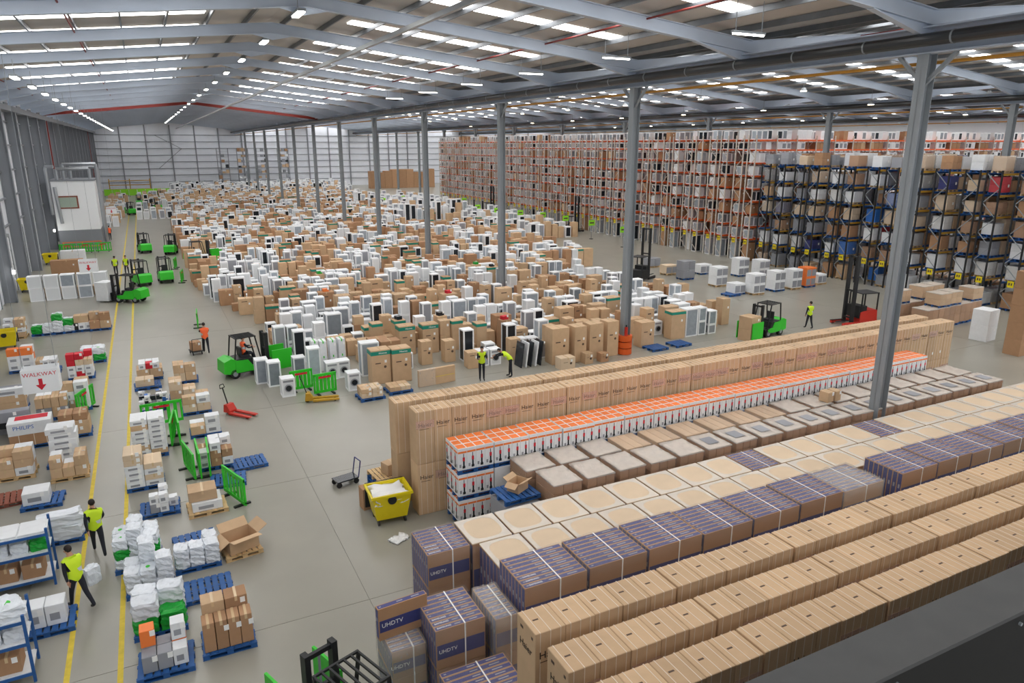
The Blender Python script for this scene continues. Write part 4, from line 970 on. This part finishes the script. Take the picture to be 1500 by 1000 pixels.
# ------------------------------------------------------------------ walkway signs
for i, (x, y, z) in enumerate(((-4.1, 29.4, 3.0), (-4.1, 57.3, 3.0), (-4.1, 106.0, 3.0))):
    o = empty('walkway_sign', (x, y, z), 0, 'hanging white box sign with red WALKWAY lettering, %s one' % ['nearest', 'middle', 'farthest'][i], 'sign')
    for nm_, (x0, x1, y0, y1) in dict(front_panel=(-.56, .56, -.35, -.34), back_panel=(-.56, .56, .34, .35), side_panel=(-.56, -.55, -.34, .34)).items(): obj(nm_, MB().box(x0, x1, y0, y1, 0, .85, 'foam').mesh(nm_), o)
    obj('side_panel', MB().box(.55, .56, -.34, .34, 0, .85, 'foam').mesh('side_panel'), o)
    obj('lettering', text_mesh('WALKWAY', .2, 'redink'), o, (0, -.353, .68), rot=FRONT)
    obj('arrow', MB().prism([(-.06, .52), (.06, .52), (.06, .3), (.16, .3), (0, .1), (-.16, .3), (-.06, .3)], -.356, -.35, 'redink', 'y').mesh('arrow'), o)
    for s in (-1, 1): part('wire', lambda: MB().bar((0, 0, .85), (0, 0, 13.6), .012, 'steel'), 'swire', o, (s * .5, 0, 0))
# ------------------------------------------------------------------ lime zone signs on posts
for i, (px, py) in enumerate(((640, 305), (668, 306), (680, 300), (700, 312), (728, 318), (762, 322), (795, 326), (828, 332), (866, 340), (912, 352), (562, 300), (590, 296))):
    x, y = ground(px, py + 10)
    o = empty('zone_sign', (x, y, 0), 0, 'lime green zone sign on a thin post, %s along the far edge of the field' % ordinal(i), 'sign')
    part('post', lambda: MB().bar((0, 0, 0), (0, 0, 2.3), .05, 'steel'), 'zp', o); part('plate', lambda: MB().box(-.45, .45, -.05, -.03, 1.7, 2.4, 'lime'), 'zpl', o); part('foot', lambda: MB().cyl((0, 0, 0), (0, 0, .05), .25, 'black', 10), 'zf', o)
    part('marks', lambda: MB().box(-.3, .3, -.054, -.05, 1.95, 2.12, 'ink'), 'zm', o)
# ------------------------------------------------------------------ green folding barriers
def barrier(x, y, rz, label, ln=1.6):
    o = empty('crowd_barrier', (x, y, 0), rz, label, 'barrier')
    for z in (.15, .98): part('rail', lambda: MB().box(-ln / 2, ln / 2, -.03, .03, -.06, .06, 'green'), ('rail', ln), o, (0, 0, z))
    for s in (-1, 1):
        part('end_post', lambda: MB().box(-.04, .04, -.03, .03, .15, 1.0, 'green'), 'epost', o, (s * (ln / 2 - .04), 0, 0))
        part('foot', lambda: MB().box(-.05, .05, -.28, .28, 0, .06, 'black'), 'bfoot', o, (s * ln * .32, 0, 0))
    for q in range(5): part('slat', lambda: MB().box(-.07, .07, -.015, .015, .2, .95, 'green'), 'bslat', o, (-ln / 2 + ln / 6 * (q + 1), 0, 0))
    part('reflector', lambda: MB().box(-.3, .3, -.034, -.03, .8, .9, 'redink'), 'brf', o)
    return o
for i, (px, py, a, l) in enumerate(((291, 480, 1.5, 'thin green barrier standing alone behind the orange-vested man'), (258, 394, 1.4, 'green barrier end-on at the far aisle, farther one'), (268, 414, 1.4, 'green barrier end-on at the far aisle, nearer one'), (127, 606, 1.2, 'small green barrier under the nearer walkway sign'), (240, 627, .05, 'green barrier standing broadside behind the white box stack'), (256, 650, 1.45, 'green barrier end-on beside the broadside one, left'), (264, 650, 1.6, 'green barrier end-on beside the broadside one, right'), (280, 700, 1.75, 'tall green barrier leaning left of the trio'), (294, 698, 1.6, 'green barrier in the middle of the trio'), (309, 696, 1.55, 'green barrier right of the trio'), (347, 740, 1.9, 'green barrier nearest the open floor'), (445, 575, .1, 'green barrier with red reflectors beside the yellow pallet truck'), (480, 580, .1, 'green barrier with red reflectors, right one by the yellow pallet truck'))):
    x, y = ground(px, py); barrier(x, y + .4, a, l, 1.6 if i not in (11, 12) else 1.1)
# ------------------------------------------------------------------ wheeled bins
def bin_(x, y, rz, label, waste=False):
    o = empty('wheeled_bin', (x, y, 0), rz, label, 'bin')
    def body():
        b = MB(); t = .03; n = len(b.v)
        prof = [(.48, .38, .2), (.62, .5, 1.05)]; inn = [(.44, .34, .26), (.58, .46, 1.05)]
        def ring(a, d, z): return [(-a, -d, z), (a, -d, z), (a, d, z), (-a, d, z)]
        for a in prof + inn: b.v += ring(*a)
        for lo_, hi_ in ((0, 4), (12, 8)):
            for i in range(4):
                j = (i + 1) % 4; b.f.append((lo_ + i, lo_ + j, hi_ + j, hi_ + i) if lo_ == 0 else (8 + i, 8 + j, 12 + j, 12 + i)); b.m.append('yellow')
        for i in range(4):
            j = (i + 1) % 4; b.f.append((4 + i, 4 + j, 12 + j, 12 + i)); b.m.append('yellow')
        b.f.append((0, 1, 2, 3)); b.m.append('yellow'); b.f.append((8, 9, 10, 11)); b.m.append('yellow')
        return b
    obj('body', cached('binb', lambda: body().mesh('bin_body')), o)
    part('rim', lambda: MB().box(-.66, .66, -.54, -.48, 1.0, 1.08, 'yellow').box(-.66, .66, .48, .54, 1.0, 1.08, 'yellow').box(-.66, -.6, -.5, .5, 1.0, 1.08, 'yellow').box(.6, .66, -.5, .5, 1.0, 1.08, 'yellow'), 'binr', o)
    part('handle', lambda: MB().cyl((0, -.47, .88), (0, -.52, .88), .14, 'black', 12), 'binh', o)
    part('lid', lambda: MB().box(-.62, .62, 0, .04, -.9, 0, 'black'), 'binl', o, (0, .55, 1.08), rot=(.12, 0, 0), label='black lid hanging open')
    for a in (-1, 1):
        for b in (-1, 1): part('wheel', lambda: MB().cyl((-.03, 0, .1), (.03, 0, .1), .1, 'black', 12).box(-.02, .02, -.03, .03, .1, .22, 'black'), 'binw', o, (a * .42, b * .32, 0))
    if waste: obj('waste', crumple(1.05, .85, .3, 'label', .07, 9, 'waste'), o, (0, 0, .72), label='white and orange waste film')
    return o
bin_(5.75, 20.25 - .1, -.05, 'open yellow wheeled bin full of waste beside the long carton row', True)
x, y = ground(8, 513); bin_(x, y + .5, .1, 'yellow wheeled bin at the left edge'); x, y = ground(75, 388); bin_(x, y + .5, 0, 'yellow wheeled bin near the white office block'); x, y = ground(48, 428); bin_(x - .3, y + .5, 0, 'yellow bin by the left wall doors')
x, y = ground(585, 790); obj('litter', crumple(.5, .35, .05, 'label', .05, 12, 'litter'), None, (x, y, 0), .4, None, 'crumpled white litter on the floor in front of the yellow bin', 'litter')
# pallets, cartons and a trolley behind the yellow bin
for i in range(4): pallet(6.3, 22.5 - .2, .1, .144 * i, 'wood' if i == 3 else 'blue', '%s pallet in the stack behind the yellow bin' % ['Lowest blue', 'Second blue', 'Third blue', 'Topmost wooden'][i], sx=1.0)
carton('carton', .6, .45, .4, (6.5, 22.2, .58), .3, 'card', label='brown carton with a white label on the pallets behind the yellow bin')
carton('carton', .45, .4, .75, (5.35, 21.2, 0), .1, 'cardd', label='upright brown carton at the side of the yellow bin')
o = empty('platform_trolley', (5.1, 23.2, 0), .2, 'small dark blue platform trolley on the open floor', 'trolley')
obj('deck', MB().box(-.4, .4, -.25, .25, .2, .24, 'dark').mesh('deck'), o); obj('handle', MB().bar((.4, -.22, .22), (.5, -.22, .8), .03, 'navy').bar((.4, .22, .22), (.5, .22, .8), .03, 'navy').bar((.5, -.22, .8), (.5, .22, .8), .03, 'navy').mesh('handle'), o)
for a in (-.32, .32):
    for b in (-.2, .2): part('wheel', lambda: MB().cyl((0, -.02, .1), (0, .02, .1), .1, 'black', 10), 'trw', o, (a, b, 0))
# ------------------------------------------------------------------ pallet trucks
def pallet_truck(x, y, rz, m, label):
    o = empty('pallet_truck', (x, y, 0), rz, label, 'pallet truck')
    for s in (-1, 1):
        part('fork', lambda: MB().prism([(0, .06), (1.15, .06), (1.2, .09), (1.15, .12), (0, .14)], -.08, .08, m), ('ptf', m), o, (s * .19, .15, 0))
        part('roller', lambda: MB().cyl((-.04, 0, .05), (.04, 0, .05), .05, 'black', 8), 'ptr', o, (s * .19, 1.15, 0))
    part('housing', lambda: MB().prism([(-.2, .1), (.18, .1), (.18, .2), (.02, .45), (-.15, .45)], -.2, .2, m), ('pth', m), o)
    part('wheel', lambda: MB().cyl((-.06, -.1, .1), (.06, -.1, .1), .1, 'black', 12), 'ptw', o)
    part('tiller', lambda: MB().bar((0, -.1, .4), (0, -.32, 1.15), .04, 'black'), 'ptt', o)
    part('handle', lambda: MB().bar((-.13, -.33, 1.15), (.13, -.33, 1.15), .03, 'black').bar((-.13, -.33, 1.15), (-.1, -.36, 1.3), .03, 'black').bar((.13, -.33, 1.15), (.1, -.36, 1.3), .03, 'black').bar((-.1, -.36, 1.3), (.1, -.36, 1.3), .03, 'black'), 'pthd', o)
    return o
x, y = ground(336, 600); pallet_truck(x, y - .5, -2.45, 'red', 'red hand pallet truck on the open floor')
x, y = ground(455, 590); pallet_truck(x, y + .2, -1.75, 'yb', 'yellow hand pallet truck with low forks by the green barriers')
# ------------------------------------------------------------------ forklift trucks
def wheel(o, x, y, r, wd):
    w_ = part('wheel', lambda: MB().cyl((-wd / 2, 0, 0), (wd / 2, 0, 0), r, 'rubber', 18), ('fw', r, wd), o, (x, y, r))
    part('hub', lambda: MB().cyl((-wd / 2 - .01, 0, 0), (wd / 2 + .01, 0, 0), r * .5, 'steel', 12), ('fh', r, wd), w_)
def forklift(x, y, rz, label, clamp=False, m='green', mast=2.1, parts=True):
    # faces +Y; forks at the front
    o = empty('forklift', (x, y, 0), rz, label, 'forklift')
    part('chassis', lambda: MB().prism([(-.95, .25), (.75, .25), (.8, .55), (.3, .6), (.2, .95), (-.3, .95), (-.35, 1.0), (-.95, .95)], -.5, .5, 'black' if m == 'red' else 'black'), ('fch', m), o)
    part('counterweight', lambda: MB().prism([(-1.35, .35), (-.75, .22), (-.7, .98), (-.95, 1.08), (-1.3, .95)], -.54, .54, m), ('fcw', m), o)
    for s in (-1, 1): part('side_panel', lambda: MB().prism([(-.75, .3), (.55, .3), (.6, .55), (.1, .6), (-.1, .9), (-.75, .95)], -.03, .03, m), ('fsp', m), o, (s * .53, 0, 0))
    for s in (-1, 1):
        wheel(o, s * .45, .5, .3, .2); wheel(o, s * .45, -.8, .25, .18)
    part('seat', lambda: MB().box(-.24, .24, -.35, .1, .95, 1.07, 'seat').box(-.24, .24, -.4, -.3, 1.05, 1.5, 'seat'), 'fseat', o)
    part('steering_wheel', lambda: MB().cyl((0, .38, 1.28), (0, .36, 1.31), .17, 'black', 14).bar((0, .55, .85), (0, .38, 1.28), .04, 'black'), 'fst', o)
    for a in (-1, 1):
        part('guard_post', lambda: MB().bar((0, .62, .6), (0, .35, 2.05), .06, 'black'), 'fgp1', o, (a * .48, 0, 0)); part('guard_post', lambda: MB().bar((0, -.75, .95), (0, -.6, 2.05), .06, 'black'), 'fgp2', o, (a * .48, 0, 0))
    part('overhead_guard', lambda: (lambda b: [b.bar((-.48 + .16 * i, -.62, 2.06), (-.48 + .16 * i, .38, 2.06), .04, 'black') for i in range(7)] and b.bar((-.5, -.62, 2.06), (.5, -.62, 2.06), .05, 'black').bar((-.5, .38, 2.06), (.5, .38, 2.06), .05, 'black'))(MB()), 'fog', o)
    for s in (-1, 1): part('mast_rail', lambda: MB().box(-.06, .06, -.09, .09, .08, mast, 'black'), ('fmr', mast), o, (s * .3, .98, 0))
    for z in (.3, 1.2, mast - .1): part('mast_crossbar', lambda: MB().box(-.3, .3, -.04, .04, -.05, .05, 'black'), 'fmc', o, (0, .98, z))
    part('lift_chain', lambda: MB().box(-.02, .02, -.02, .02, .3, mast - .1, 'steel'), ('flc', mast), o, (0, 1.0, 0))
    part('carriage', lambda: MB().box(-.5, .5, 1.08, 1.14, .2, .75, 'black'), 'fca', o)
    if clamp:
        for s in (-1, 1): part('clamp_plate', lambda: MB().box(-.03, .03, 1.14, 2.2, .1, 1.15, m), ('fcp', m), o, (s * .55, 0, 0))
    else:
        for s in (-1, 1): part('fork', lambda: MB().box(-.06, .06, 1.14, 1.19, .06, .6, 'black').box(-.06, .06, 1.14, 2.2, .05, .1, 'black'), 'ffk', o, (s * .25, 0, 0))
    return o
PI = math.pi
FK = [(365, 550, -1.35, 'green forklift with an orange-vested driver at the near left edge of the field', True), (207, 418, .3, 'green forklift in the aisle beside the two yellow-vested people', False), (243, 413, .1, 'green forklift right of it facing down the aisle', False),
      (212, 370, .2, 'farther green forklift in the aisle, left one', False), (252, 372, -.2, 'farther green forklift in the aisle, right one', False), (292, 384, -1.4, 'green forklift with clamp turning into the field', True), (190, 443, 1.0, 'green forklift carrying white wrapped goods across the walkway', False), (1128, 493, 1.75, 'green forklift behind the long carton row with a brown carton', True)]
for px, py, rz, l, cl in FK:
    x, y = ground(px, py); forklift(x, y + .4, rz, l, cl)
x, y = ground(190, 443); carton('wrapped_carton', 1.1, 1.0, 1.4, (x - 1.52, y + 1.38, .11), 1.0, 'white', 'white wrapped goods on the forks of the forklift crossing the walkway', 'pallet load', tape=False)
x, y = ground(1128, 493)
for t in range(2): carton('carton', .95, .9, .75, (x - 1.72, y + .08, .0 + .753 * t), 1.75 - math.pi / 2, 'card', 'brown carton held by the forklift behind the long row, %s' % ('upper' if t else 'lower'), 'carton')
forklift(2.3, 11.35, .35, 'forklift cut off at the bottom edge with black mast and green clamp plates', True)
for i, (x, y, rz) in enumerate(((-2.5, 140, .2), (1.5, 147, .4), (-1.2, 160, 0), (3.0, 172, .3))): forklift(x, y, rz, 'distant green forklift near the far end of the aisle, %s' % ordinal(i), i % 2 == 0)
def reach_truck(x, y, rz, label, mast=4.5, m='red'):
    o = empty('reach_truck', (x, y, 0), rz, label, 'forklift')
    part('body', lambda: MB().prism([(-1.0, .15), (.4, .15), (.4, .9), (-.2, 1.0), (-.9, 1.0)], -.6, .6, m), ('rtb', m), o)
    part('cab', lambda: MB().box(-.55, .55, -.1, .5, .5, 1.3, 'black'), 'rtc', o)
    for a in (-1, 1):
        for b in (-.9, .35): part('guard_post', lambda: MB().bar((0, 0, .9), (0, 0, 2.1), .07, 'black'), 'rtg', o, (a * .55, b, 0))
        part('mast_rail', lambda: MB().box(-.07, .07, -.12, .12, .1, mast, 'black'), ('rtm', mast), o, (a * .35, .85, 0))
        part('outrigger', lambda: MB().box(-.08, .08, .4, 1.7, .06, .25, m), ('rto', m), o, (a * .55, 0, 0)); wheel(o, a * .55, 1.55, .12, .12)
        part('fork', lambda: MB().box(-.05, .05, 1.0, 2.0, .3, .35, 'black'), 'rtf', o, (a * .25, 0, 0))
    part('roof', lambda: MB().box(-.58, .58, -.95, .4, 2.1, 2.15, 'black'), 'rtr', o)
    for z in (.5, mast * .5, mast - .1): part('mast_crossbar', lambda: MB().box(-.35, .35, -.05, .05, -.05, .05, 'black'), 'rtx', o, (0, .85, z))
    wheel(o, 0, -.7, .18, .14)
    return o
reach_truck(41.5, 31.2, 1.4, 'red reach truck with a tall black mast before the blue racks', 4.6)
for i, (px, py, h) in enumerate(((880, 337, 4.8), (785, 312, 4.8), (938, 410, 4.5))):
    x, y = ground(px, py); x = min(x, 51.5); reach_truck(x, y, -1.5 + .2 * i, 'dark reach truck beside the orange racks, %s' % ['middle one', 'farthest one', 'nearest one'][i], h, 'black' if i != 1 else 'red')
# far goods on yellow shelving before the back wall
o = empty('cantilever_shelf', (-3.0, 200, 0), 0, 'low yellow shelving of boards at the far end of the aisle', 'shelving')
for k in range(3): part('shelf', lambda: MB().box(-4.5, 4.5, -1, 1, -.12, 0, 'yb'), 'csh', o, (0, 0, 1.2 + k * 1.0))
for a in (-4.4, 0, 4.4): part('post', lambda: MB().box(-.1, .1, -.1, .1, 0, 3.6, 'yb'), 'csp', o, (a, 0, 0))
# ------------------------------------------------------------------ people
def body_points(hl=0., hr=0., kl=0., kr=0., sl=.1, sr=.1, el=.3, er=.3, lean=0., seat=False, tw=0.):
    P = {}; Rr = {}
    def add(n, p, r): P[n] = Vector(p); Rr[n] = r
    add('pelvis', (0, 0, 0), (.15, .115))
    def up_(h, y=0.): return Vector((0, math.sin(lean) * h + y * math.cos(lean), math.cos(lean) * h - y * math.sin(lean)))
    add('waist', up_(.17), (.145, .105)); add('chest', up_(.38), (.17, .12)); add('collar', up_(.5), (.1, .085)); add('neck', up_(.59, .01), (.055, .055))
    add('head', up_(.69, .03), (.075, .092)); add('crown', up_(.79, .015), (.068, .08))
    for s, n, h, k, sh, e in ((-1, 'l', hl, kl, sl, el), (1, 'r', hr, kr, sr, er)):
        hip = Vector((s * .09, 0, -.04)); add('hip' + n, hip, (.1, .1))
        kn = hip + .43 * Vector((s * .02, math.sin(h), -math.cos(h))); add('knee' + n, kn, (.066, .066))
        an = kn + .42 * Vector((0, math.sin(h - k), -math.cos(h - k))); add('ankle' + n, an, (.045, .045))
        a2 = h - k; add('toe' + n, an + Vector((0, .17 * math.cos(a2 * .4), -.05 + .1 * math.sin(a2 * .4))), (.045, .032))
        so = up_(.46) + Vector((s * .185, 0, 0)); add('sho' + n, so, (.066, .066))
        eb = so + .28 * Vector((s * .18, math.sin(sh + lean * .3), -math.cos(sh + lean * .3))).normalized(); add('elb' + n, eb, (.046, .046))
        d2 = Vector((-s * .1, math.sin(sh + e), -math.cos(sh + e))).normalized(); wr = eb + .25 * d2; add('wri' + n, wr, (.033, .03))
        pa = wr + .075 * d2; add('palm' + n, pa, (.036, .018))
        sd = Vector((0, 1, 0)).cross(d2) if abs(d2.y) < .9 else Vector((1, 0, 0)); sd.normalize()
        side = d2.cross(Vector((s, 0, 0))).normalized()
        for q, (o_, l_) in enumerate(((-.03, .075), (-.01, .088), (.01, .082), (.03, .065))):
            m1 = pa + side * o_ + d2 * l_ * .5; add('fa%d' % q + n, m1, (.0095, .0095)); add('fb%d' % q + n, m1 + d2 * l_ * .5 - Vector((s * .02, 0, 0)), (.008, .008))
        th = wr + d2 * .03 - side * .045; add('ta' + n, th, (.011, .011)); add('tb' + n, th + d2 * .045 - side * .012, (.009, .009))
    low = min(P['anklel'].z, P['ankler'].z, P['toel'].z + .04, P['toer'].z + .04) - .085
    if not seat:
        for v in P.values(): v.z -= low
    return P, Rr
BONES = [('pelvis', 'waist'), ('waist', 'chest'), ('chest', 'collar'), ('collar', 'neck'), ('neck', 'head'), ('head', 'crown')]
for n_ in 'lr':
    BONES += [('pelvis', 'hip' + n_), ('hip' + n_, 'knee' + n_), ('knee' + n_, 'ankle' + n_), ('ankle' + n_, 'toe' + n_), ('chest', 'sho' + n_), ('sho' + n_, 'elb' + n_), ('elb' + n_, 'wri' + n_), ('wri' + n_, 'palm' + n_), ('wri' + n_, 'ta' + n_), ('ta' + n_, 'tb' + n_)]
    for q in range(4): BONES += [('palm' + n_, 'fa%d' % q + n_), ('fa%d' % q + n_, 'fb%d' % q + n_)]
def person(x, y, z, rz, label, vest='hiy', **pose):
    P, Rr = body_points(**pose)
    names = list(P); ix = {n: i for i, n in enumerate(names)}
    me = bpy.data.meshes.new('person_skeleton'); me.from_pydata([tuple(P[n]) for n in names], [(ix[a], ix[b]) for a, b in BONES], [])
    so = bpy.data.objects.new('person_skeleton', me); C.objects.link(so)
    so.modifiers.new('skin', 'SKIN'); sm = so.modifiers.new('subdivision', 'SUBSURF'); sm.levels = 1; sm.render_levels = 1
    for i, n in enumerate(names): me.skin_vertices[0].data[i].radius = Rr[n]; me.skin_vertices[0].data[i].use_root = (n == 'pelvis')
    dg = bpy.context.evaluated_depsgraph_get(); bm_ = bpy.data.meshes.new_from_object(so.evaluated_get(dg)); bpy.data.objects.remove(so)
    for k in ('cloth', 'skin', 'black'): bm_.materials.append(M[k])
    def near(c):
        best, bn = 9, None
        for a, b in BONES:
            A, B = P[a], P[b]; d = B - A; t = max(0, min(1, (c - A).dot(d) / max(d.length_squared, 1e-9))); q = (c - A - d * t).length - .5 * (Rr[a][0] + (Rr[b][0] - Rr[a][0]) * t)
            if q < best: best, bn = q, (a, b)
        return bn
    tors, strip = [], []
    for p in bm_.polygons:
        c = Vector(p.center); a, b = near(c); key = b
        if key[:2] in ('he', 'cr', 'ne') or key[:3] == 'pal' or key[:2] in ('fa', 'fb', 'ta', 'tb'): p.material_index = 1
        elif key[:3] == 'toe': p.material_index = 2
        else: p.material_index = 0
        p.use_smooth = True
        if key in ('waist', 'chest', 'collar') or key[:3] == 'sho' or (key[:3] == 'hip' and c.z > P['pelvis'].z - .02): tors.append(p.index)
    root = obj('person', bm_, None, (x, y, z), rz, None, label, 'person')
    bm_.name = 'person_body'
    def shell(nm, idx, off, m):
        vs, fs, mp = [], [], {}
        for i in idx:
            f = []
            for v in bm_.polygons[i].vertices:
                if v not in mp:
                    mp[v] = len(vs); vv = bm_.vertices[v]; vs.append(tuple(vv.co + vv.normal * off))
                f.append(mp[v])
            fs.append(f)
        if not fs: return
        k = bpy.data.meshes.new(nm); k.from_pydata(vs, [], fs); k.materials.append(M[m])
        for p in k.polygons: p.use_smooth = True
        return obj(nm, k, root)
    up_dir = (P['collar'] - P['pelvis']).normalized()
    v_ = shell('vest', tors, .022, vest)
    band = [i for i in tors if .16 < (Vector(bm_.polygons[i].center) - P['pelvis']).dot(up_dir) < .26]
    st = shell('reflective_strip', band, .03, 'refl')
    if st and v_: st.parent = v_
    hd = (P['crown'] - P['head']).normalized(); c = P['head'] * .35 + P['crown'] * .65 + Vector((0, -.022, 0))
    hb = bmesh.new(); bmesh.ops.create_uvsphere(hb, u_segments=14, v_segments=8, radius=1)
    for v in list(hb.verts):
        if v.co.z < -.25 and v.co.y > -.2: hb.verts.remove(v)
    for v in hb.verts: v.co = Vector((v.co.x * .088, v.co.y * .102, v.co.z * .1)) + c
    hm = bpy.data.meshes.new('hair'); hb.to_mesh(hm); hb.free(); hm.materials.append(M['hair']); obj('hair', hm, root)
    for s in (-1, 1):
        obj('eye', cached('eye', lambda: MB().cyl((0, 0, 0), (0, .012, 0), .011, 'dark', 8).mesh('eye')), root, tuple(P['head'] * .7 + P['crown'] * .3 + Vector((s * .03, .08, 0))))
        obj('ear', cached('ear', lambda: MB().cyl((-.008, 0, 0), (.008, 0, 0), .028, 'skin', 8).mesh('ear')), root, tuple(P['head'] * .8 + P['crown'] * .2 + Vector((s * .08, 0, 0))))
    obj('nose', cached('nose', lambda: MB().prism([(0, .025), (.028, -.018), (0, -.022)], -.012, .012, 'skin').mesh('nose')), root, tuple(P['head'] * .85 + P['crown'] * .15 + Vector((0, .088, 0))))
    return root
x, y = ground(303, 517); person(x, y, 0, .05, 'person in an orange vest and dark trousers pushing a trolley across the open floor', 'hio', hl=.3, hr=-.25, kl=.1, kr=.25, sl=.9, sr=.9, el=.5, er=.5, lean=.08)
o = empty('hand_trolley', (x - .55, y + .15, 0), .2, 'small hand trolley with a carton pushed by the orange-vested person', 'trolley')
obj('deck', MB().box(-.3, .3, -.4, .4, .18, .22, 'black').mesh('deck'), o); obj('handle', MB().bar((.28, -.4, .2), (.3, -.45, .95), .03, 'black').bar((-.28, -.4, .2), (-.26, -.45, .95), .03, 'black').bar((-.26, -.45, .95), (.3, -.45, .95), .03, 'black').mesh('handle'), o)
for a in (-.24, .24):
    for b in (-.3, .3): part('wheel', lambda: MB().cyl((-.02, 0, .09), (.02, 0, .09), .09, 'black', 10), 'htw', o, (a, b, 0))
carton('carton', .5, .55, .5, (x - .55, y + .2, .22), .2, 'cardd', label='brown carton on the hand trolley of the orange-vested person')
x, y = ground(171, 404); person(x, y, 0, .1, 'person in a yellow vest standing left of the aisle forklift, left of two', 'hiy', hl=.15, hr=-.15)
x, y = ground(187, 403); person(x, y, 0, 2.8, 'person in a yellow vest beside the aisle forklift, right of two', 'hiy', hl=-.1, hr=.2, kr=.1)
x, y = ground(147, 812); person(x, y, 0, .15, 'person in a bright yellow vest walking away along the walkway', 'hiy', hl=.45, hr=-.4, kl=.15, kr=.5, sl=-.5, sr=.5, el=.3, er=.4, lean=.06)
x, y = ground(120, 890); person(x, y, 0, .6, 'person in dark clothes and a lime-edged vest striding with a white bag', 'hiy', hl=.35, hr=-.35, kl=.1, kr=.4, sl=-.3, sr=.25, el=.3, er=.2, lean=.22)
bag(x + .27, y + .52, .36, .38, .28, .45, .6, 'bag', 'white bag carried by the striding person on the walkway', None, 1)
x, y = ground(1184, 481); person(x, y, 0, -.15, 'person in a yellow vest walking away behind the long carton row', 'hiy', hl=.2, hr=-.2, kr=.2)
x, y = ground(706, 557); person(x, y, 0, 2.9, 'person in a lime-striped vest reading a handset at the field edge', 'hiy', sl=.5, sr=.5, el=1.3, er=1.3, lean=.1)
x, y = ground(748, 552); person(x, y, 0, .9, 'person in a lime vest bending over boxes at the field edge', 'hiy', lean=.95, sl=.9, sr=.9, el=.3, er=.3, hl=-.1, hr=.15, kr=.1)
x, y = ground(162, 352); person(x, y, 0, .2, 'person in an orange vest far down the aisle by the office block', 'hio')
# driver on the near forklift
fx, fy = ground(365, 550); fy += .4; a = -1.35
lx, ly = 0., -.12
person(fx + lx * math.cos(a) - ly * math.sin(a), fy + lx * math.sin(a) + ly * math.cos(a), 1.2, a, 'person in an orange vest driving the green forklift at the near field edge', 'hio', hl=1.45, hr=1.4, kl=1.2, kr=1.15, sl=.7, sr=.7, el=.8, er=.8, seat=True)

# ------------------------------------------------------------------ dim strip fittings by the valley, far lime panels
for i in range(6):
    y = 20.3 + 8 * i
    o = empty('strip_fitting', (19.4, y, roof_z(19.4) - .45), 1.57, 'narrow strip light fitting left of the nearer valley, %s from the camera' % ordinal(i), 'lamp')
    part('housing', lambda: MB().box(-.06, .06, -.75, .75, .05, .13, 'steel'), 'sfh', o); part('tube', lambda: MB().box(-.04, .04, -.7, .7, 0, .05, 'lamp' ), 'sft', o)
    for t_ in (-.6, .6): part('hanger', lambda: MB().bar((0, 0, .13), (0, 0, 1.15), .02, 'steel'), 'sfg', o, (0, t_, 0))
for i in range(8):
    o = empty('lime_panel', (-7.5 + 1.7 * i, 190 - 1.2 * (i % 2), 0), 0, 'lime green screen panel at the far end of the aisle, %s from the left' % ordinal(i), 'panel')
    part('board', lambda: MB().box(-.8, .8, -.04, .04, .3, 1.7, 'lime'), 'lpb', o)
    for t_ in (-.7, .7): part('leg', lambda: MB().box(-.04, .04, -.2, .2, 0, .3, 'black'), 'lpl', o, (t_, 0, 0))

# ------------------------------------------------------------------ rails before the office block
x, y = ground(124, 372)
for i in range(3): barrier(x - 1.6 + 1.7 * i, y + 1.2, .03, 'green barrier before the white office block, %s from the left' % ordinal(i), 1.6)
o = empty('safety_rail', (x - .2, y + 2.0, 0), 0, 'orange safety rail before the grey base of the office block', 'rail')
for z in (.6, 1.1): part('bar', lambda: MB().box(-1.9, 1.9, -.04, .04, -.05, .05, 'orange'), 'srb', o, (0, 0, z))
for a in (-1.8, 0, 1.8): part('post', lambda: MB().box(-.05, .05, -.05, .05, 0, 1.15, 'orange'), 'srp', o, (a, 0, 0))
